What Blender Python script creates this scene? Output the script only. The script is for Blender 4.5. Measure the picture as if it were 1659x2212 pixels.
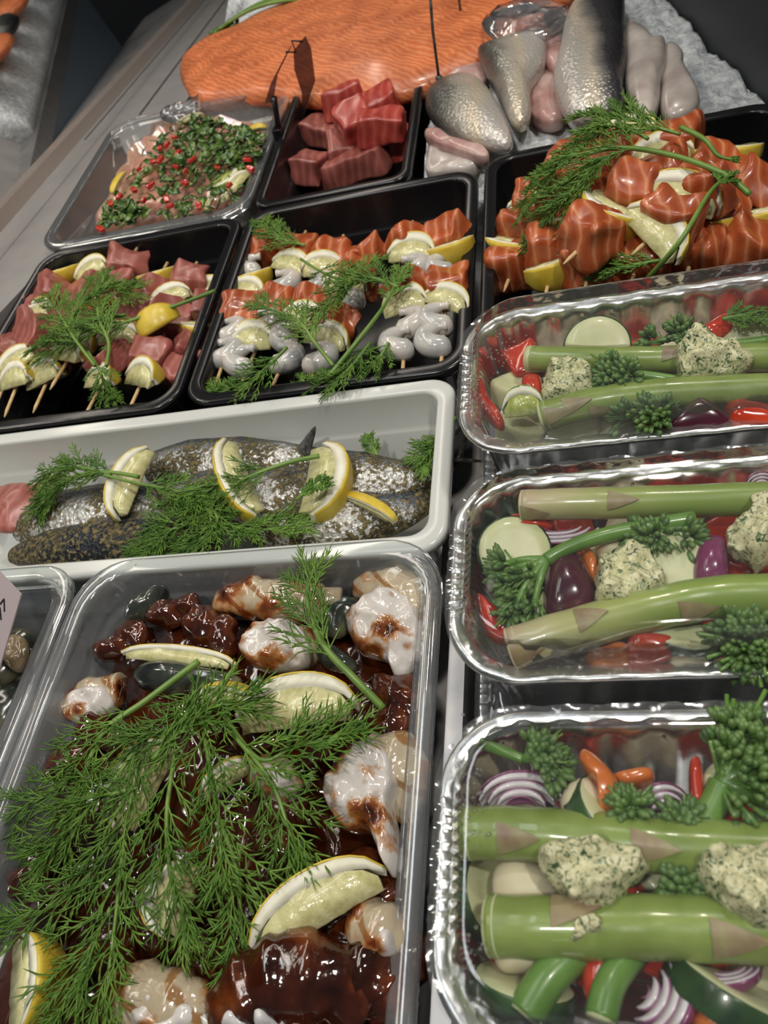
import bpy, math, random
from mathutils import Vector, Matrix, noise
for _o in list(bpy.data.objects): bpy.data.objects.remove(_o)
SC = bpy.context.scene
COL = SC.collection
S = 0.001                                   # everything below is written in millimetres
V = Vector
# ---------------------------------------------------------------- camera
FOC, CX, CY, CAMH = 1720.0, 829.5, 1106.0, 268.0
PITCH, YAW, ROLL = 0.8481, -0.3998, -0.3922
ca, sa, cb, sb = math.cos(PITCH), math.sin(PITCH), math.cos(YAW), math.sin(YAW)
_f = V((sb*ca, cb*ca, -sa)); _r = V((cb, -sb, 0)); _u = _r.cross(_f)
CR = math.cos(ROLL)*_r + math.sin(ROLL)*_u
CU = -math.sin(ROLL)*_r + math.cos(ROLL)*_u
CF = _f
cam_d = bpy.data.cameras.new('camera'); cam = bpy.data.objects.new('camera', cam_d); COL.objects.link(cam)
cam.matrix_world = Matrix(((CR.x, CU.x, -CF.x, 0), (CR.y, CU.y, -CF.y, 0), (CR.z, CU.z, -CF.z, CAMH*S), (0, 0, 0, 1)))
cam_d.sensor_fit = 'VERTICAL'; cam_d.sensor_height = 24.0; cam_d.sensor_width = 18.0
cam_d.lens = 24.0*FOC/2212.0
cam_d.clip_start = 0.01
cam_d.dof.use_dof = True; cam_d.dof.focus_distance = 0.335; cam_d.dof.aperture_fstop = cam_d.lens/1.5
SC.camera = cam
def at(px, py, z=0.0):
    """point of the counter at height z (mm) seen at photo pixel px, py"""
    d = CR*((px-CX)/FOC) - CU*((py-CY)/FOC) + CF
    t = (z-CAMH)/d.z
    return V((d.x*t, d.y*t, z))
# ---------------------------------------------------------------- light
vs = SC.view_settings; vs.view_transform = 'Standard'; vs.look = 'None'; vs.gamma = 1.0; vs.use_curve_mapping = False
vs.exposure = -0.25
W = bpy.data.worlds.new('shop'); SC.world = W; W.use_nodes = True
W.node_tree.nodes['Background'].inputs[0].default_value = (0.80, 0.90, 1.0, 1)
W.node_tree.nodes['Background'].inputs[1].default_value = 0.075
def lamp(name, loc, target, sx, sy, watts, col):
    d = bpy.data.lights.new(name, 'AREA'); d.shape = 'RECTANGLE'; d.size = sx*S; d.size_y = sy*S; d.energy = watts; d.color = col
    o = bpy.data.objects.new(name, d); COL.objects.link(o)
    z = (V(loc)-V(target)).normalized(); y = V((0, 1, 0)); y = (y-z*y.dot(z)).normalized(); x = y.cross(z)
    o.matrix_world = Matrix(((x.x, y.x, z.x, loc[0]*S), (x.y, y.y, z.y, loc[1]*S), (x.z, y.z, z.z, loc[2]*S), (0, 0, 0, 1))); return o
lamp('counter_strip_light', (-360, 700, 640), (-150, 560, 0), 50, 1500, 2.6, (1.0, 0.90, 0.78))
lamp('ceiling_spot', (520, 40, 1500), (-60, 150, 0), 90, 90, 10.0, (1.0, 0.94, 0.86))
lamp('ceiling_spot', (-260, -420, 1600), (-120, 150, 0), 90, 90, 9.0, (1.0, 0.96, 0.90))
lamp('ceiling_spot', (150, 1000, 1500), (-50, 600, 0), 90, 90, 6.0, (1.0, 0.90, 0.78))
lamp('ceiling_panel', (-560, 560, 1900), (-60, 150, 0), 140, 900, 5.0, (0.92, 0.96, 1.0))
# ---------------------------------------------------------------- mesh helpers
def cr(pts, n=4, closed=False):
    """Catmull-Rom through the points"""
    P = [V(p) for p in pts]; L = len(P); out = []
    if L < 3 and not closed: return P
    for i in range(L if closed else L-1):
        if closed: a, b, c, d = P[(i-1) % L], P[i], P[(i+1) % L], P[(i+2) % L]
        else: a, b, c, d = P[max(i-1, 0)], P[i], P[i+1], P[min(i+2, L-1)]
        for k in range(n):
            t = k/n
            out.append(0.5*((2*b)+(c-a)*t+(2*a-5*b+4*c-d)*t*t+(3*b-a-3*c+d)*t**3))
    if not closed: out.append(P[-1])
    return out
def nz(p, s): return noise.noise(V(p)*s)
class M:
    def __init__(s): s.v = []; s.f = []
    def add(s, v, f):
        b = len(s.v); s.v += [V(p) for p in v]; s.f += [tuple(b+i for i in q) for q in f]; return s
    def loft(s, rings, cap0=True, cap1=True):
        n = len(rings[0]); v = [p for r in rings for p in r]; f = []
        for i in range(len(rings)-1):
            for j in range(n):
                k = (j+1) % n; f.append((i*n+j, i*n+k, (i+1)*n+k, (i+1)*n+j))
        if cap0: f.append(tuple(range(n-1, -1, -1)))
        if cap1: f.append(tuple((len(rings)-1)*n+j for j in range(n)))
        return s.add(v, f)
    def tube(s, pts, r, n=6, cap=True, flat=1.0):
        P = [V(p) for p in pts]; L = len(P)
        R = r if isinstance(r, (list, tuple)) else [r]*L
        if len(R) != L: R = [R[min(int(i*(len(R)-1)/(L-1)), len(R)-2)]*(1-(i*(len(R)-1)/(L-1)-min(int(i*(len(R)-1)/(L-1)), len(R)-2))) + R[min(int(i*(len(R)-1)/(L-1)), len(R)-2)+1]*(i*(len(R)-1)/(L-1)-min(int(i*(len(R)-1)/(L-1)), len(R)-2)) for i in range(L)]
        rings = []; x = None
        for i in range(L):
            t = (P[min(i+1, L-1)]-P[max(i-1, 0)])
            if t.length < 1e-9: t = V((1, 0, 0))
            t.normalize()
            if x is None: x = t.cross(V((0, 0, 1))) if abs(t.z) < 0.95 else t.cross(V((0, 1, 0)))
            x = x-t*x.dot(t); x.normalize(); y = t.cross(x)
            rings.append([P[i]+(x*math.cos(2*math.pi*k/n)+y*math.sin(2*math.pi*k/n)*flat)*R[i] for k in range(n)])
        return s.loft(rings, cap, cap)
    def strand(s, pts, r):                  # very thin three-sided thread with a pointed end
        P = pts; L = len(P); d = (P[-1]-P[0])
        x = d.cross(V((.31, .2, 1))); x.normalize(); y = d.cross(x); y.normalize()
        v = []; f = []
        for i in range(L-1):
            for k in range(3):
                a = 2.094*k; v.append(P[i]+(x*math.cos(a)+y*math.sin(a))*r)
        v.append(P[-1])
        for i in range(L-2):
            for k in range(3): f.append((i*3+k, i*3+(k+1) % 3, (i+1)*3+(k+1) % 3, (i+1)*3+k))
        for k in range(3): f.append(((L-2)*3+k, (L-2)*3+(k+1) % 3, (L-1)*3))
        return s.add(v, f)
    def rcube(s, c, size, X=V((1, 0, 0)), Z=V((0, 0, 1)), rnd=0.25, amp=0.0, fr=0.12, n=5):
        X = X.normalized(); Z = (Z-X*Z.dot(X)).normalized(); Y = Z.cross(X); hx, hy, hz = [q/2 for q in size]; r = rnd*min(hx, hy, hz)*2*0.5
        seen = {}; v = []; f = []
        def idx(p):
            k = tuple(round(q, 4) for q in p)
            if k not in seen:
                q = V((p[0]*hx, p[1]*hy, p[2]*hz)); w = V((max(-hx+r, min(hx-r, q.x)), max(-hy+r, min(hy-r, q.y)), max(-hz+r, min(hz-r, q.z))))
                d = q-w
                if d.length > 1e-6: q = w+d.normalized()*r
                g = c+X*q.x+Y*q.y+Z*q.z
                if amp: g = g+noise.noise_vector(g*fr)*amp
                seen[k] = len(v); v.append(g)
            return seen[k]
        T = [-1, -1+.25*rnd*2]+[-1+.5*rnd*2+(2-rnd*2)*i/(n-1) for i in range(n)]+[1-.25*rnd*2, 1]; T = sorted(set(max(-1, min(1, t)) for t in T))
        for ax in range(3):
            for sg in (-1, 1):
                for i in range(len(T)-1):
                    for j in range(len(T)-1):
                        q = []
                        for (a, b) in ((T[i], T[j]), (T[i+1], T[j]), (T[i+1], T[j+1]), (T[i], T[j+1])):
                            p = [0, 0, 0]; p[ax] = sg; p[(ax+1) % 3] = a; p[(ax+2) % 3] = b; q.append(idx(p))
                        f.append(tuple(q) if sg > 0 else tuple(reversed(q)))
        return s.add(v, f)
    def blob(s, c, rad, X=V((1, 0, 0)), Z=V((0, 0, 1)), amp=0.0, fr=0.15, nu=14, nv=9, e=1.0):
        X = X.normalized(); Z = (Z-X*Z.dot(X)).normalized(); Y = Z.cross(X); rings = []
        def pw(t): return math.copysign(abs(t)**e, t)
        for i in range(nv+1):
            la = -math.pi/2+math.pi*i/nv; la = max(-1.53, min(1.53, la)); ring = []
            for j in range(nu):
                lo = 2*math.pi*j/nu
                g = c+X*rad[0]*pw(math.cos(la))*pw(math.cos(lo))+Y*rad[1]*pw(math.cos(la))*pw(math.sin(lo))+Z*rad[2]*pw(math.sin(la))
                if amp: g = g+(g-c).normalized()*amp*noise.noise(g*fr)+(g-c).normalized()*amp*.5*noise.noise(g*fr*2.3)
                ring.append(g)
            rings.append(ring)
        return s.loft(rings)
    def pillow(s, outline, up, hT, hB=1.0, k=2.2, amp=0.0, fr=0.1, sub=4, U=V((0, 0, 1)), lean=0.0, rs=(1, .97, .9, .78, .6, .4, .2, .06)):
        O = cr(outline, sub, True); c = sum(O, V())/len(O); rings = []
        # keep counter-clockwise seen from above
        ar = sum((O[i]-c).cross(O[(i+1) % len(O)]-c).dot(U) for i in range(len(O)))
        if ar < 0: O.reverse()
        rings.append([c+(p-c)*.06-U*hB for p in O]); rings.append([c+(p-c)*.93-U*hB for p in O]); rings.append([c+(p-c)*.985-U*hB*.5 for p in O])
        for q in rs:
            ring = []
            for p in O:
                g = c+(p-c)*q; h = hT*(max(0, 1-q**k))**.5
                g = g+U*h
                if amp: g = g+U*amp*noise.noise(g*fr)*(1 if q < .95 else .3)
                ring.append(g)
            rings.append(ring)
        return s.loft(rings)
def build(m, name, material, loc, parent=None, smooth=True):
    me = bpy.data.meshes.new(name); me.from_pydata([(p-loc)*S for p in m.v], [], m.f); me.validate(); me.update()
    if smooth: me.polygons.foreach_set('use_smooth', [True]*len(me.polygons))
    me.materials.append(material)
    o = bpy.data.objects.new(name, me); COL.objects.link(o)
    if parent: o.parent = parent
    return o
FLAT = set()
def thing(name, label, cat, parts, group=None, kind=None):
    """parts = [(part name, mesh, material, [sub-parts], label)]; a single part named None makes the thing one mesh"""
    vs_ = [p for q in parts for p in q[1].v]
    c = sum(vs_, V())/len(vs_); loc = V((c.x, c.y, min(p.z for p in vs_)))
    if parts[0][0] is None:
        o = build(parts[0][1], name, parts[0][2], loc, None, parts[0][2].name not in FLAT); o.location = loc*S
    else:
        o = bpy.data.objects.new(name, None); o.empty_display_size = .01; COL.objects.link(o); o.location = loc*S
        for q in parts:
            ch = build(q[1], q[0], q[2], loc, o, q[2].name not in FLAT)
            if len(q) > 4 and q[4]: ch['label'] = q[4]
            if len(q) > 3 and q[3]:
                for w in q[3]: build(w[1], w[0], w[2], loc, ch, w[2].name not in FLAT)
    if label: o['label'] = label
    if cat: o['category'] = cat
    if group: o['group'] = group
    if kind: o['kind'] = kind
    return o
def struct(name, m, material):
    o = thing(name, None, None, [(None, m, material)], kind='structure'); return o
# ---------------------------------------------------------------- materials
def nodes(name):
    m = bpy.data.materials.new(name); m.use_nodes = True; nt = m.node_tree
    return m, nt, nt.nodes['Principled BSDF'], nt.nodes['Material Output']
def N(nt, t, **kw):
    n = nt.nodes.new(t)
    for k, v in kw.items():
        if k in n.inputs: n.inputs[k].default_value = v
        else: setattr(n, k, v)
    return n
def rgb(c): return (c[0], c[1], c[2], 1)
def ramp(nt, stops, fac=None):
    r = nt.nodes.new('ShaderNodeValToRGB'); e = r.color_ramp.elements
    while len(e) < len(stops): e.new(.5)
    for i, (p, c) in enumerate(stops): e[i].position = p; e[i].color = rgb(c)
    if fac is not None: nt.links.new(fac, r.inputs[0])
    return r
def bump(nt, b, height, strength, dist):
    n = N(nt, 'ShaderNodeBump', Strength=strength, Distance=dist*S); nt.links.new(height, n.inputs['Height']); nt.links.new(n.outputs[0], b.inputs['Normal']); return n
def mat(name, stops, scale=100, detail=3, rough=.4, spec=.5, metal=0, sss=0, sssr=(1, .4, .3), coat=0, bmp=0, bscale=None, bdist=.6, trans=0, dist=0, coord='Object'):
    """principled surface; stops = colour ramp over a noise texture"""
    m, nt, b, out = nodes(name)
    tc = N(nt, 'ShaderNodeTexCoord')
    t = N(nt, 'ShaderNodeTexNoise', Scale=scale, Detail=detail, Distortion=dist); nt.links.new(tc.outputs[coord], t.inputs['Vector'])
    if not isinstance(stops[0], (tuple, list)): stops = [(0.4, stops), (0.6, stops)]
    r = ramp(nt, stops, t.outputs[0]); nt.links.new(r.outputs[0], b.inputs['Base Color'])
    b.inputs['Roughness'].default_value = rough; b.inputs['Metallic'].default_value = metal; b.inputs['Specular IOR Level'].default_value = spec
    b.inputs['Coat Weight'].default_value = coat; b.inputs['Coat Roughness'].default_value = .06
    b.inputs['Transmission Weight'].default_value = trans
    if sss: b.inputs['Subsurface Weight'].default_value = sss; b.inputs['Subsurface Radius'].default_value = sssr; b.inputs['Subsurface Scale'].default_value = .004
    if bmp:
        t2 = N(nt, 'ShaderNodeTexNoise', Scale=bscale or scale, Detail=3); nt.links.new(tc.outputs['Object'], t2.inputs['Vector']); bump(nt, b, t2.outputs[0], bmp, bdist)
    return m
def clear_plastic(name, tint, haze, rough=.06, ior=1.5, gain=1.0, bmp=0.0, bscale=120, hazecol=(.8, .82, .84)):
    m, nt, b, out = nodes(name); nt.nodes.remove(b)
    tr = N(nt, 'ShaderNodeBsdfTransparent', Color=rgb(tint)); gl = N(nt, 'ShaderNodeBsdfGlossy', Color=(1, 1, 1, 1), Roughness=rough)
    df = N(nt, 'ShaderNodeBsdfDiffuse', Color=rgb(hazecol)); fr = N(nt, 'ShaderNodeFresnel', IOR=ior)
    mu = N(nt, 'ShaderNodeMath', operation='MULTIPLY'); mu.inputs[1].default_value = gain; mu.use_clamp = True; nt.links.new(fr.outputs[0], mu.inputs[0])
    m1 = N(nt, 'ShaderNodeMixShader', Fac=haze); m2 = N(nt, 'ShaderNodeMixShader')
    nt.links.new(tr.outputs[0], m1.inputs[1]); nt.links.new(df.outputs[0], m1.inputs[2])
    nt.links.new(mu.outputs[0], m2.inputs[0]); nt.links.new(m1.outputs[0], m2.inputs[1]); nt.links.new(gl.outputs[0], m2.inputs[2]); nt.links.new(m2.outputs[0], out.inputs[0])
    if bmp:
        tc = N(nt, 'ShaderNodeTexCoord'); t2 = N(nt, 'ShaderNodeTexNoise', Scale=bscale, Detail=2); nt.links.new(tc.outputs['Object'], t2.inputs['Vector'])
        n = N(nt, 'ShaderNodeBump', Strength=bmp, Distance=.0008); nt.links.new(t2.outputs[0], n.inputs['Height']); nt.links.new(n.outputs[0], gl.inputs['Normal']); nt.links.new(n.outputs[0], fr.inputs['Normal'])
    return m
def striped(name, base, line, wscale, width=.75, distort=4, rough=.3, sss=.15, coat=.2, direction='X', spots=None, bmp=.15):
    """flesh with fine pale fat lines"""
    m, nt, b, out = nodes(name); tc = N(nt, 'ShaderNodeTexCoord')
    w = N(nt, 'ShaderNodeTexWave', Scale=wscale, Distortion=distort, Detail=2); w.inputs['Detail Scale'].default_value = .6; w.bands_direction = direction
    nt.links.new(tc.outputs['Object'], w.inputs['Vector'])
    r = ramp(nt, [(0, base[0]), (width, base[1]), (1, line)], w.outputs[0])
    t = N(nt, 'ShaderNodeTexNoise', Scale=45, Detail=3); nt.links.new(tc.outputs['Object'], t.inputs['Vector'])
    mx = N(nt, 'ShaderNodeMix', data_type='RGBA', blend_type='MULTIPLY'); mx.inputs[0].default_value = .8
    r2 = ramp(nt, [(.35, (.62, .55, .55)), (.65, (1, 1, 1))], t.outputs[0])
    nt.links.new(r.outputs[0], mx.inputs[6]); nt.links.new(r2.outputs[0], mx.inputs[7]); nt.links.new(mx.outputs[2], b.inputs['Base Color'])
    b.inputs['Roughness'].default_value = rough; b.inputs['Subsurface Weight'].default_value = sss; b.inputs['Subsurface Radius'].default_value = (1, .35, .2); b.inputs['Subsurface Scale'].default_value = .004
    b.inputs['Coat Weight'].default_value = coat; b.inputs['Coat Roughness'].default_value = .1
    bump(nt, b, t.outputs[0], bmp, 1.0)
    return m
MT = {}
MT['black'] = mat('black_plastic', (.008, .008, .009), rough=.22, spec=.45)
MT['white'] = mat('white_melamine', (.60, .62, .59), rough=.18, spec=.5)
MT['clear'] = clear_plastic('clear_polycarbonate', (.90, .92, .92), .11, rough=.07, gain=1.3)
MT['lid'] = clear_plastic('clear_lid_plastic', (.97, .98, .98), .015, rough=.05, gain=1.0, bmp=.25, bscale=60)
MT['lip'] = clear_plastic('clear_lid_edge_plastic', (.93, .95, .95), .06, rough=.12, gain=1.6, bmp=.5, bscale=150)
MT['foil'] = mat('aluminium_foil', [(.3, (.72, .73, .74)), (.7, (.92, .92, .92))], scale=300, rough=.27, metal=1, bmp=.2, bscale=180, bdist=.5)
MT['steel'] = mat('brushed_steel', [(.3, (.30, .30, .31)), (.7, (.42, .41, .40))], scale=60, rough=.38, metal=.9, bmp=.1)
MT['ledge'] = mat('satin_ledge_metal', [(.3, (.25, .245, .24)), (.7, (.30, .29, .28))], scale=30, rough=.42, spec=.4)
MT['dark'] = mat('dark_grey_panel', (.022, .025, .030), rough=.5)
MT['glass'] = clear_plastic('counter_glass', (.16, .19, .21), 0, rough=.02, ior=2.4, gain=2.4)
MT['rail'] = mat('polished_glass_rail', (.55, .47, .42), rough=.25, metal=.55)
MT['floor'] = mat('shop_floor', (.05, .05, .055), rough=.5)
MT['ice'] = mat('crushed_ice', [(.35, (.52, .56, .58)), (.65, (.85, .88, .88))], scale=160, rough=.15, spec=.6, sss=.3, sssr=(.6, .8, 1), bmp=.9, bscale=220, bdist=3)
# ---------------------------------------------------------------- setting
def slab(x0, x1, y0, y1, z0, z1):
    m = M(); m.add([(x0, y0, z0), (x1, y0, z0), (x1, y1, z0), (x0, y1, z0), (x0, y0, z1), (x1, y0, z1), (x1, y1, z1), (x0, y1, z1)],
                   [(3, 2, 1, 0), (4, 5, 6, 7), (0, 1, 5, 4), (1, 2, 6, 5), (2, 3, 7, 6), (3, 0, 4, 7)]); return m
for k in ('steel', 'ledge', 'dark', 'glass', 'rail', 'floor'): FLAT.add(MT[k].name)
DECK = -66.2
struct('floor', slab(-3000, 3000, -1500, 3500, -960, -950), MT['floor'])
struct('wall_back', slab(-3000, 3000, 3500, 3540, -950, 1800), MT['dark'])
struct('wall_left', slab(-3040, -3000, -1500, 3500, -950, 1800), MT['dark'])
struct('trim_1', slab(-400, 400, -200, 1905, -90, DECK), MT['steel'])       # display deck
MT['inner'] = mat('blue_grey_counter_side', (.10, .14, .18), rough=.4); FLAT.add(MT['inner'].name)
struct('trim_2', slab(-398, 395, -195, 1900, -950, -90), MT['inner'])         # counter carcass
# counter ledge and glass run at a slight angle to the trays
def rayd(px, py): return (CR*((px-CX)/FOC)-CU*((py-CY)/FOC)+CF).normalized()
GD = rayd(800, -420)                        # the ledge falls away from the tray plane towards the back
GN = V((GD.y, -GD.x, 0)).normalized(); GU = GN.cross(GD); GU = GU if GU.z > 0 else -GU
GB = at(280, 217, -85)
def gp(s, w, h): return GB+GD*s+GN*w+GU*h
def bar(s0, s1, w0, w1, h0, h1, xr=None):
    p = [gp(s0, w0, 0), gp(s1, w0, 0), gp(s1, w1, 0), gp(s0, w1, 0)]
    if xr is not None: p[2] = p[1]+GN*((xr-p[1].x)/GN.x); p[3] = p[0]+GN*((xr-p[0].x)/GN.x)
    m = M(); m.add([q+GU*h0 for q in p]+[q+GU*h1 for q in p], [(3, 2, 1, 0), (4, 5, 6, 7), (0, 1, 5, 4), (1, 2, 6, 5), (2, 3, 7, 6), (3, 0, 4, 7)][:]); return m
S1 = 1500; S0 = (-391-GB.x)/GD.x
TILT = math.radians(6.0); GT = GU*math.cos(TILT)-GN*math.sin(TILT); GP = GN*math.cos(TILT)+GU*math.sin(TILT)   # the glass leans a little outwards
_d = rayd(222, 225); _q = V((0, 0, CAMH))+_d*((GB-V((0, 0, CAMH))).dot(GP)/_d.dot(GP)); GH = (_q-GB).dot(GT)       # height of its metal joint
def gbar(w0, w1, h0, h1):
    p = [GB+GD*a+GP*w0+GT*h0 for a in (S0, S1)]; q = [GB+GD*a+GP*w1+GT*h0 for a in (S1, S0)]; p += q; d = GT*(h1-h0)
    return M().add(p+[v+d for v in p], [(3, 2, 1, 0), (4, 5, 6, 7), (0, 1, 5, 4), (1, 2, 6, 5), (2, 3, 7, 6), (3, 0, 4, 7)])
struct('trim_3', bar(S0, S1, -6, 0, -16, 0, -390.5), MT['ledge'])
struct('trim_4', bar(-100, S1, 36, 38.5, -1, .6), MT['dark'])
struct('window_1', gbar(-4, 0, .2, GH), MT['glass'])
struct('window_2', gbar(-9, -5, GH, 460), MT['glass'])
struct('trim_5', gbar(-13, 3, GH-6, GH+6), MT['rail'])
def ledge_z(y): return GB.z+GD.z*(y-GB.y)/GD.y
apron = M(); _ys = [712+i*52 for i in range(7)]
apron.loft([[V((-390.4, y, ledge_z(y)-1)), V((-340, y, -24)), V((-340, y, -60)), V((-389, y, ledge_z(y)-14))] for y in _ys])
struct('trim_6', apron, MT['ledge'])                                        # sloping apron from the ledge up to the ice
struct('trim_7', slab(-61, -54.5, -110, 195, DECK, -9), MT['steel'])        # steel divider between the trays
# dark panel at the right back
d0, d1 = at(1480, 0, 0), at(1659, 160, 0); dd = (d1-d0).normalized(); dn = V((-dd.y, dd.x, 0)); dn = dn if dn.x > 0 else -dn
pa, pb = d0-dd*500, d1+dd*120
m = M(); q = [pa, pb, pb+dn*25, pa+dn*25]
m.add([p+V((0, 0, DECK)) for p in q]+[p+V((0, 0, 420)) for p in q], [(3, 2, 1, 0), (4, 5, 6, 7), (0, 1, 5, 4), (1, 2, 6, 5), (2, 3, 7, 6), (3, 0, 4, 7)])
struct('wall_right', m, MT['dark'])
# ---------------------------------------------------------------- containers
def rr(cx, cy, hx, hy, r, z, nc=7, ns=0):
    out = []; C = ((1, 1, 0), (-1, 1, 90), (-1, -1, 180), (1, -1, 270))
    for i, (a, b, st) in enumerate(C):
        for k in range(nc+1):
            t = math.radians(st+90*k/nc); out.append(V((cx+a*(hx-r)+r*math.cos(t), cy+b*(hy-r)+r*math.sin(t), z)))
        if ns:
            p = out[-1]; a2, b2, st2 = C[(i+1) % 4]; t = math.radians(st2); q = V((cx+a2*(hx-r)+r*math.cos(t), cy+b2*(hy-r)+r*math.sin(t), z))
            for k in range(1, ns): out.append(p.lerp(q, k/ns))
    return out
def tray_mesh(x0, x1, y0, y1, zr, depth, R=18, rim=9, th=2.0, step=18, lip=5):
    cx, cy, hx, hy = (x0+x1)/2, (y0+y1)/2, (x1-x0)/2, (y1-y0)/2
    pr = [  # inset, z
        (rim+8+th*.3, zr-depth-th), (rim+6, zr-depth+6), (rim+3-th+1, zr-step), (rim-th, zr-step+1), (rim-th, zr-th-1), (2, zr-th-1), (1.2, zr-lip), (0, zr-lip), (0, zr-1.2), (.8, zr-.2), (2, zr),
        (rim-1.5, zr), (rim-.3, zr-.6), (rim, zr-2), (rim+.8, zr-step+2), (rim+2.6, zr-step), (rim+3.4, zr-step-1), (rim+8, zr-depth+9), (rim+10, zr-depth+4), (rim+15, zr-depth)]
    rings = [rr(cx, cy, hx-i, hy-i, max(R-i*.55, 6), z) for i, z in pr]
    return M().loft(rings)
def tray(name, label, x0, x1, y0, y1, material, zr=0.0, depth=64, **kw):
    return thing(name, label, 'tray', [(None, tray_mesh(x0, x1, y0, y1, zr, depth, **kw), material)])
tray('food_tray', 'large clear plastic tray of prawns and mussels in dark brown sauce, at the front', -241, -64, -110, 203, MT['clear'], R=26, rim=9)
tray('food_tray', 'clear plastic tray of mussels at the left edge, behind the pink price card', -420, -243, -110, 203, MT['clear'], R=22, rim=9)
tray('food_tray', 'long white tray of seasoned mackerel with lemon wedges', -388, -63, 196, 304, MT['white'], zr=-1.5, R=14, rim=9, depth=62.5, step=24)
tray('food_tray', 'black tray of prawn and salmon kebabs in the middle row', -219, -56, 306, 501, MT['black'], R=18, rim=8, step=26)
tray('food_tray', 'black tray of tuna and lemon kebabs at the left of the middle row', -388, -222, 306, 499, MT['black'], R=18, rim=8, step=26)
tray('food_tray', 'narrow tall-sided black tray of tuna chunks in the back row', -217, -103, 504, 702, MT['black'], R=12, rim=7, step=22)
tray('food_tray', 'clear plastic tray of herb and chilli fish salad in the back row', -399, -221, 503, 706, MT['clear'], R=24, rim=9, step=22)
tray('food_tray', 'black tray heaped with salmon and lemon kebabs at the right', -52, 128, 315, 512, MT['black'], R=18, rim=8, step=26)
# foil trays with clear lids
FZ = 40.0
def foil_tray(y0, y1, zr, lab_tray, lab_lid, x0=-51, x1=138, h=46):
    cx, cy, hx, hy = (x0+x1)/2, (y0+y1)/2, (x1-x0)/2, (y1-y0)/2; ns = 44; nc = 14
    def ring(i, z, R, fl=0.0, wav=0.0):
        P = rr(cx, cy, hx-i, hy-i, R, z, nc, ns); n = len(P); out = []
        for k, p in enumerate(P):
            t = P[(k+1) % n]-P[k-1]; nn = V((t.y, -t.x, 0)).normalized()
            g = p+nn*(fl*(1 if (k//2) % 2 else -1)) if fl else p.copy()
            if wav: g = g+V((0, 0, wav*(math.sin(k*1.1)+.6*math.sin(k*2.3+1)+noise.noise(p*.2)*1.5)))+nn*wav*.8*noise.noise(p*.15)
            out.append(g)
        return out
    # foil
    pr = [(16, zr-h, 10, 0, 0), (13, zr-h+3, 11, .5, 0), (7.5, zr-6, 18, .8, 0), (6.2, zr-2, 20, .3, 0), (2.5, zr-1.0, 23, 0, 0), (.9, zr-1.2, 24, 0, 0), (0, zr-.3, 24.5, 0, .1), (.2, zr+.9, 24.4, 0, .1), (1.4, zr+1.6, 24, 0, .15), (2.6, zr+1.0, 23, 0, .2), (5.2, zr+.4, 21, 0, .35), (6.4, zr-1, 20, .3, .3), (7.2, zr-4, 19, .8, 0), (13.4, zr-h+4, 11, .9, 0), (16.5, zr-h+1.5, 9, 0, 0)]
    thing('foil_tray', lab_tray, 'tray', [(None, M().loft([ring(i, z, R, f, w) for i, z, R, f, w in pr]), MT['foil'])])
    # lid: wavy lip, fluted wall, flat top
    z = zr+2.2; e = .35
    lo = [(-.6, z+1.4, 25, 0, .55), (1.2, z+.6, 24, 0, .3), (4.6, z+.4, 21.5, 0, .2)]
    wall = [(5.2, z+1.2, 21, .1, 0), (6.2, z+3.5, 20, .5, 0), (7.6, z+8.5, 19, .6, 0), (8.6, z+10.5, 18, .3, 0)]
    top = [(9.6, z+11.6, 17, 0, 0), (13, z+12, 14, 0, 0), (16, z+11.2, 12, 0, 0), (22, z+11, 9, 0, 0)]
    lip = M().loft([ring(i, q, R, f, w) for i, q, R, f, w in lo], False, False)
    sk = M().loft([ring(i, q, R, f, w) for i, q, R, f, w in [lo[-1]]+wall+[top[0]]], False, False)
    tp = M().loft([ring(i, q, R, f, w) for i, q, R, f, w in top], False, True)
    thing('tray_lid', lab_lid, 'lid', [('lip', lip, MT['lip']), ('fluted_wall', sk, MT['lip']), ('top_panel', tp, MT['lid'])])
FT = ((208, 296, 'far'), (112, 198, 'middle'), (14, 103, 'near'))
_wh = {'far': 'farthest of three', 'middle': 'middle of three', 'near': 'nearest of three'}
for y0, y1, w in FT:
    foil_tray(y0, y1, FZ, 'foil tray of vegetables and herb butter, '+_wh[w], 'clear crinkled lid on the '+{'far': 'farthest', 'middle': 'middle', 'near': 'nearest'}[w]+' foil vegetable tray')
    foil_tray(y0-6, y1-6, -20, 'lower foil tray stacked under the '+{'far': 'farthest', 'middle': 'middle', 'near': 'nearest'}[w]+' foil vegetable tray', 'clear lid of the lower foil tray under the '+{'far': 'farthest', 'middle': 'middle', 'near': 'nearest'}[w]+' vegetable tray')
# ---------------------------------------------------------------- food materials
rnd = random.Random(7)
salm_b = ((.40, .075, .016), (.52, .12, .03))
MT['salmon'] = striped('salmon_flesh', ((.42, .085, .024), (.54, .13, .04)), (.66, .27, .13), 44, .80, 9, rough=.3)
MT['salmon_fillet'] = striped('salmon_fillet_flesh', ((.66, .17, .055), (.72, .215, .075)), (.78, .29, .125), 85, .55, 10, rough=.34, direction='DIAGONAL')
MT['tuna'] = striped('tuna_flesh', ((.33, .095, .075), (.40, .13, .105)), (.45, .17, .14), 42, .9, 10, rough=.34)
MT['tuna_red'] = striped('tuna_red_flesh', ((.46, .055, .045), (.54, .095, .07)), (.58, .14, .10), 36, .88, 10, rough=.3)
MT['peel'] = mat('lemon_peel', [(.35, (.60, .42, .035)), (.65, (.72, .56, .08))], scale=120, rough=.32, bmp=.25, bscale=900, bdist=.3)
MT['pith'] = mat('lemon_pith', [(.35, (.78, .76, .58)), (.65, (.86, .84, .70))], scale=150, rough=.5, sss=.2, sssr=(1, .9, .5))
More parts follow.
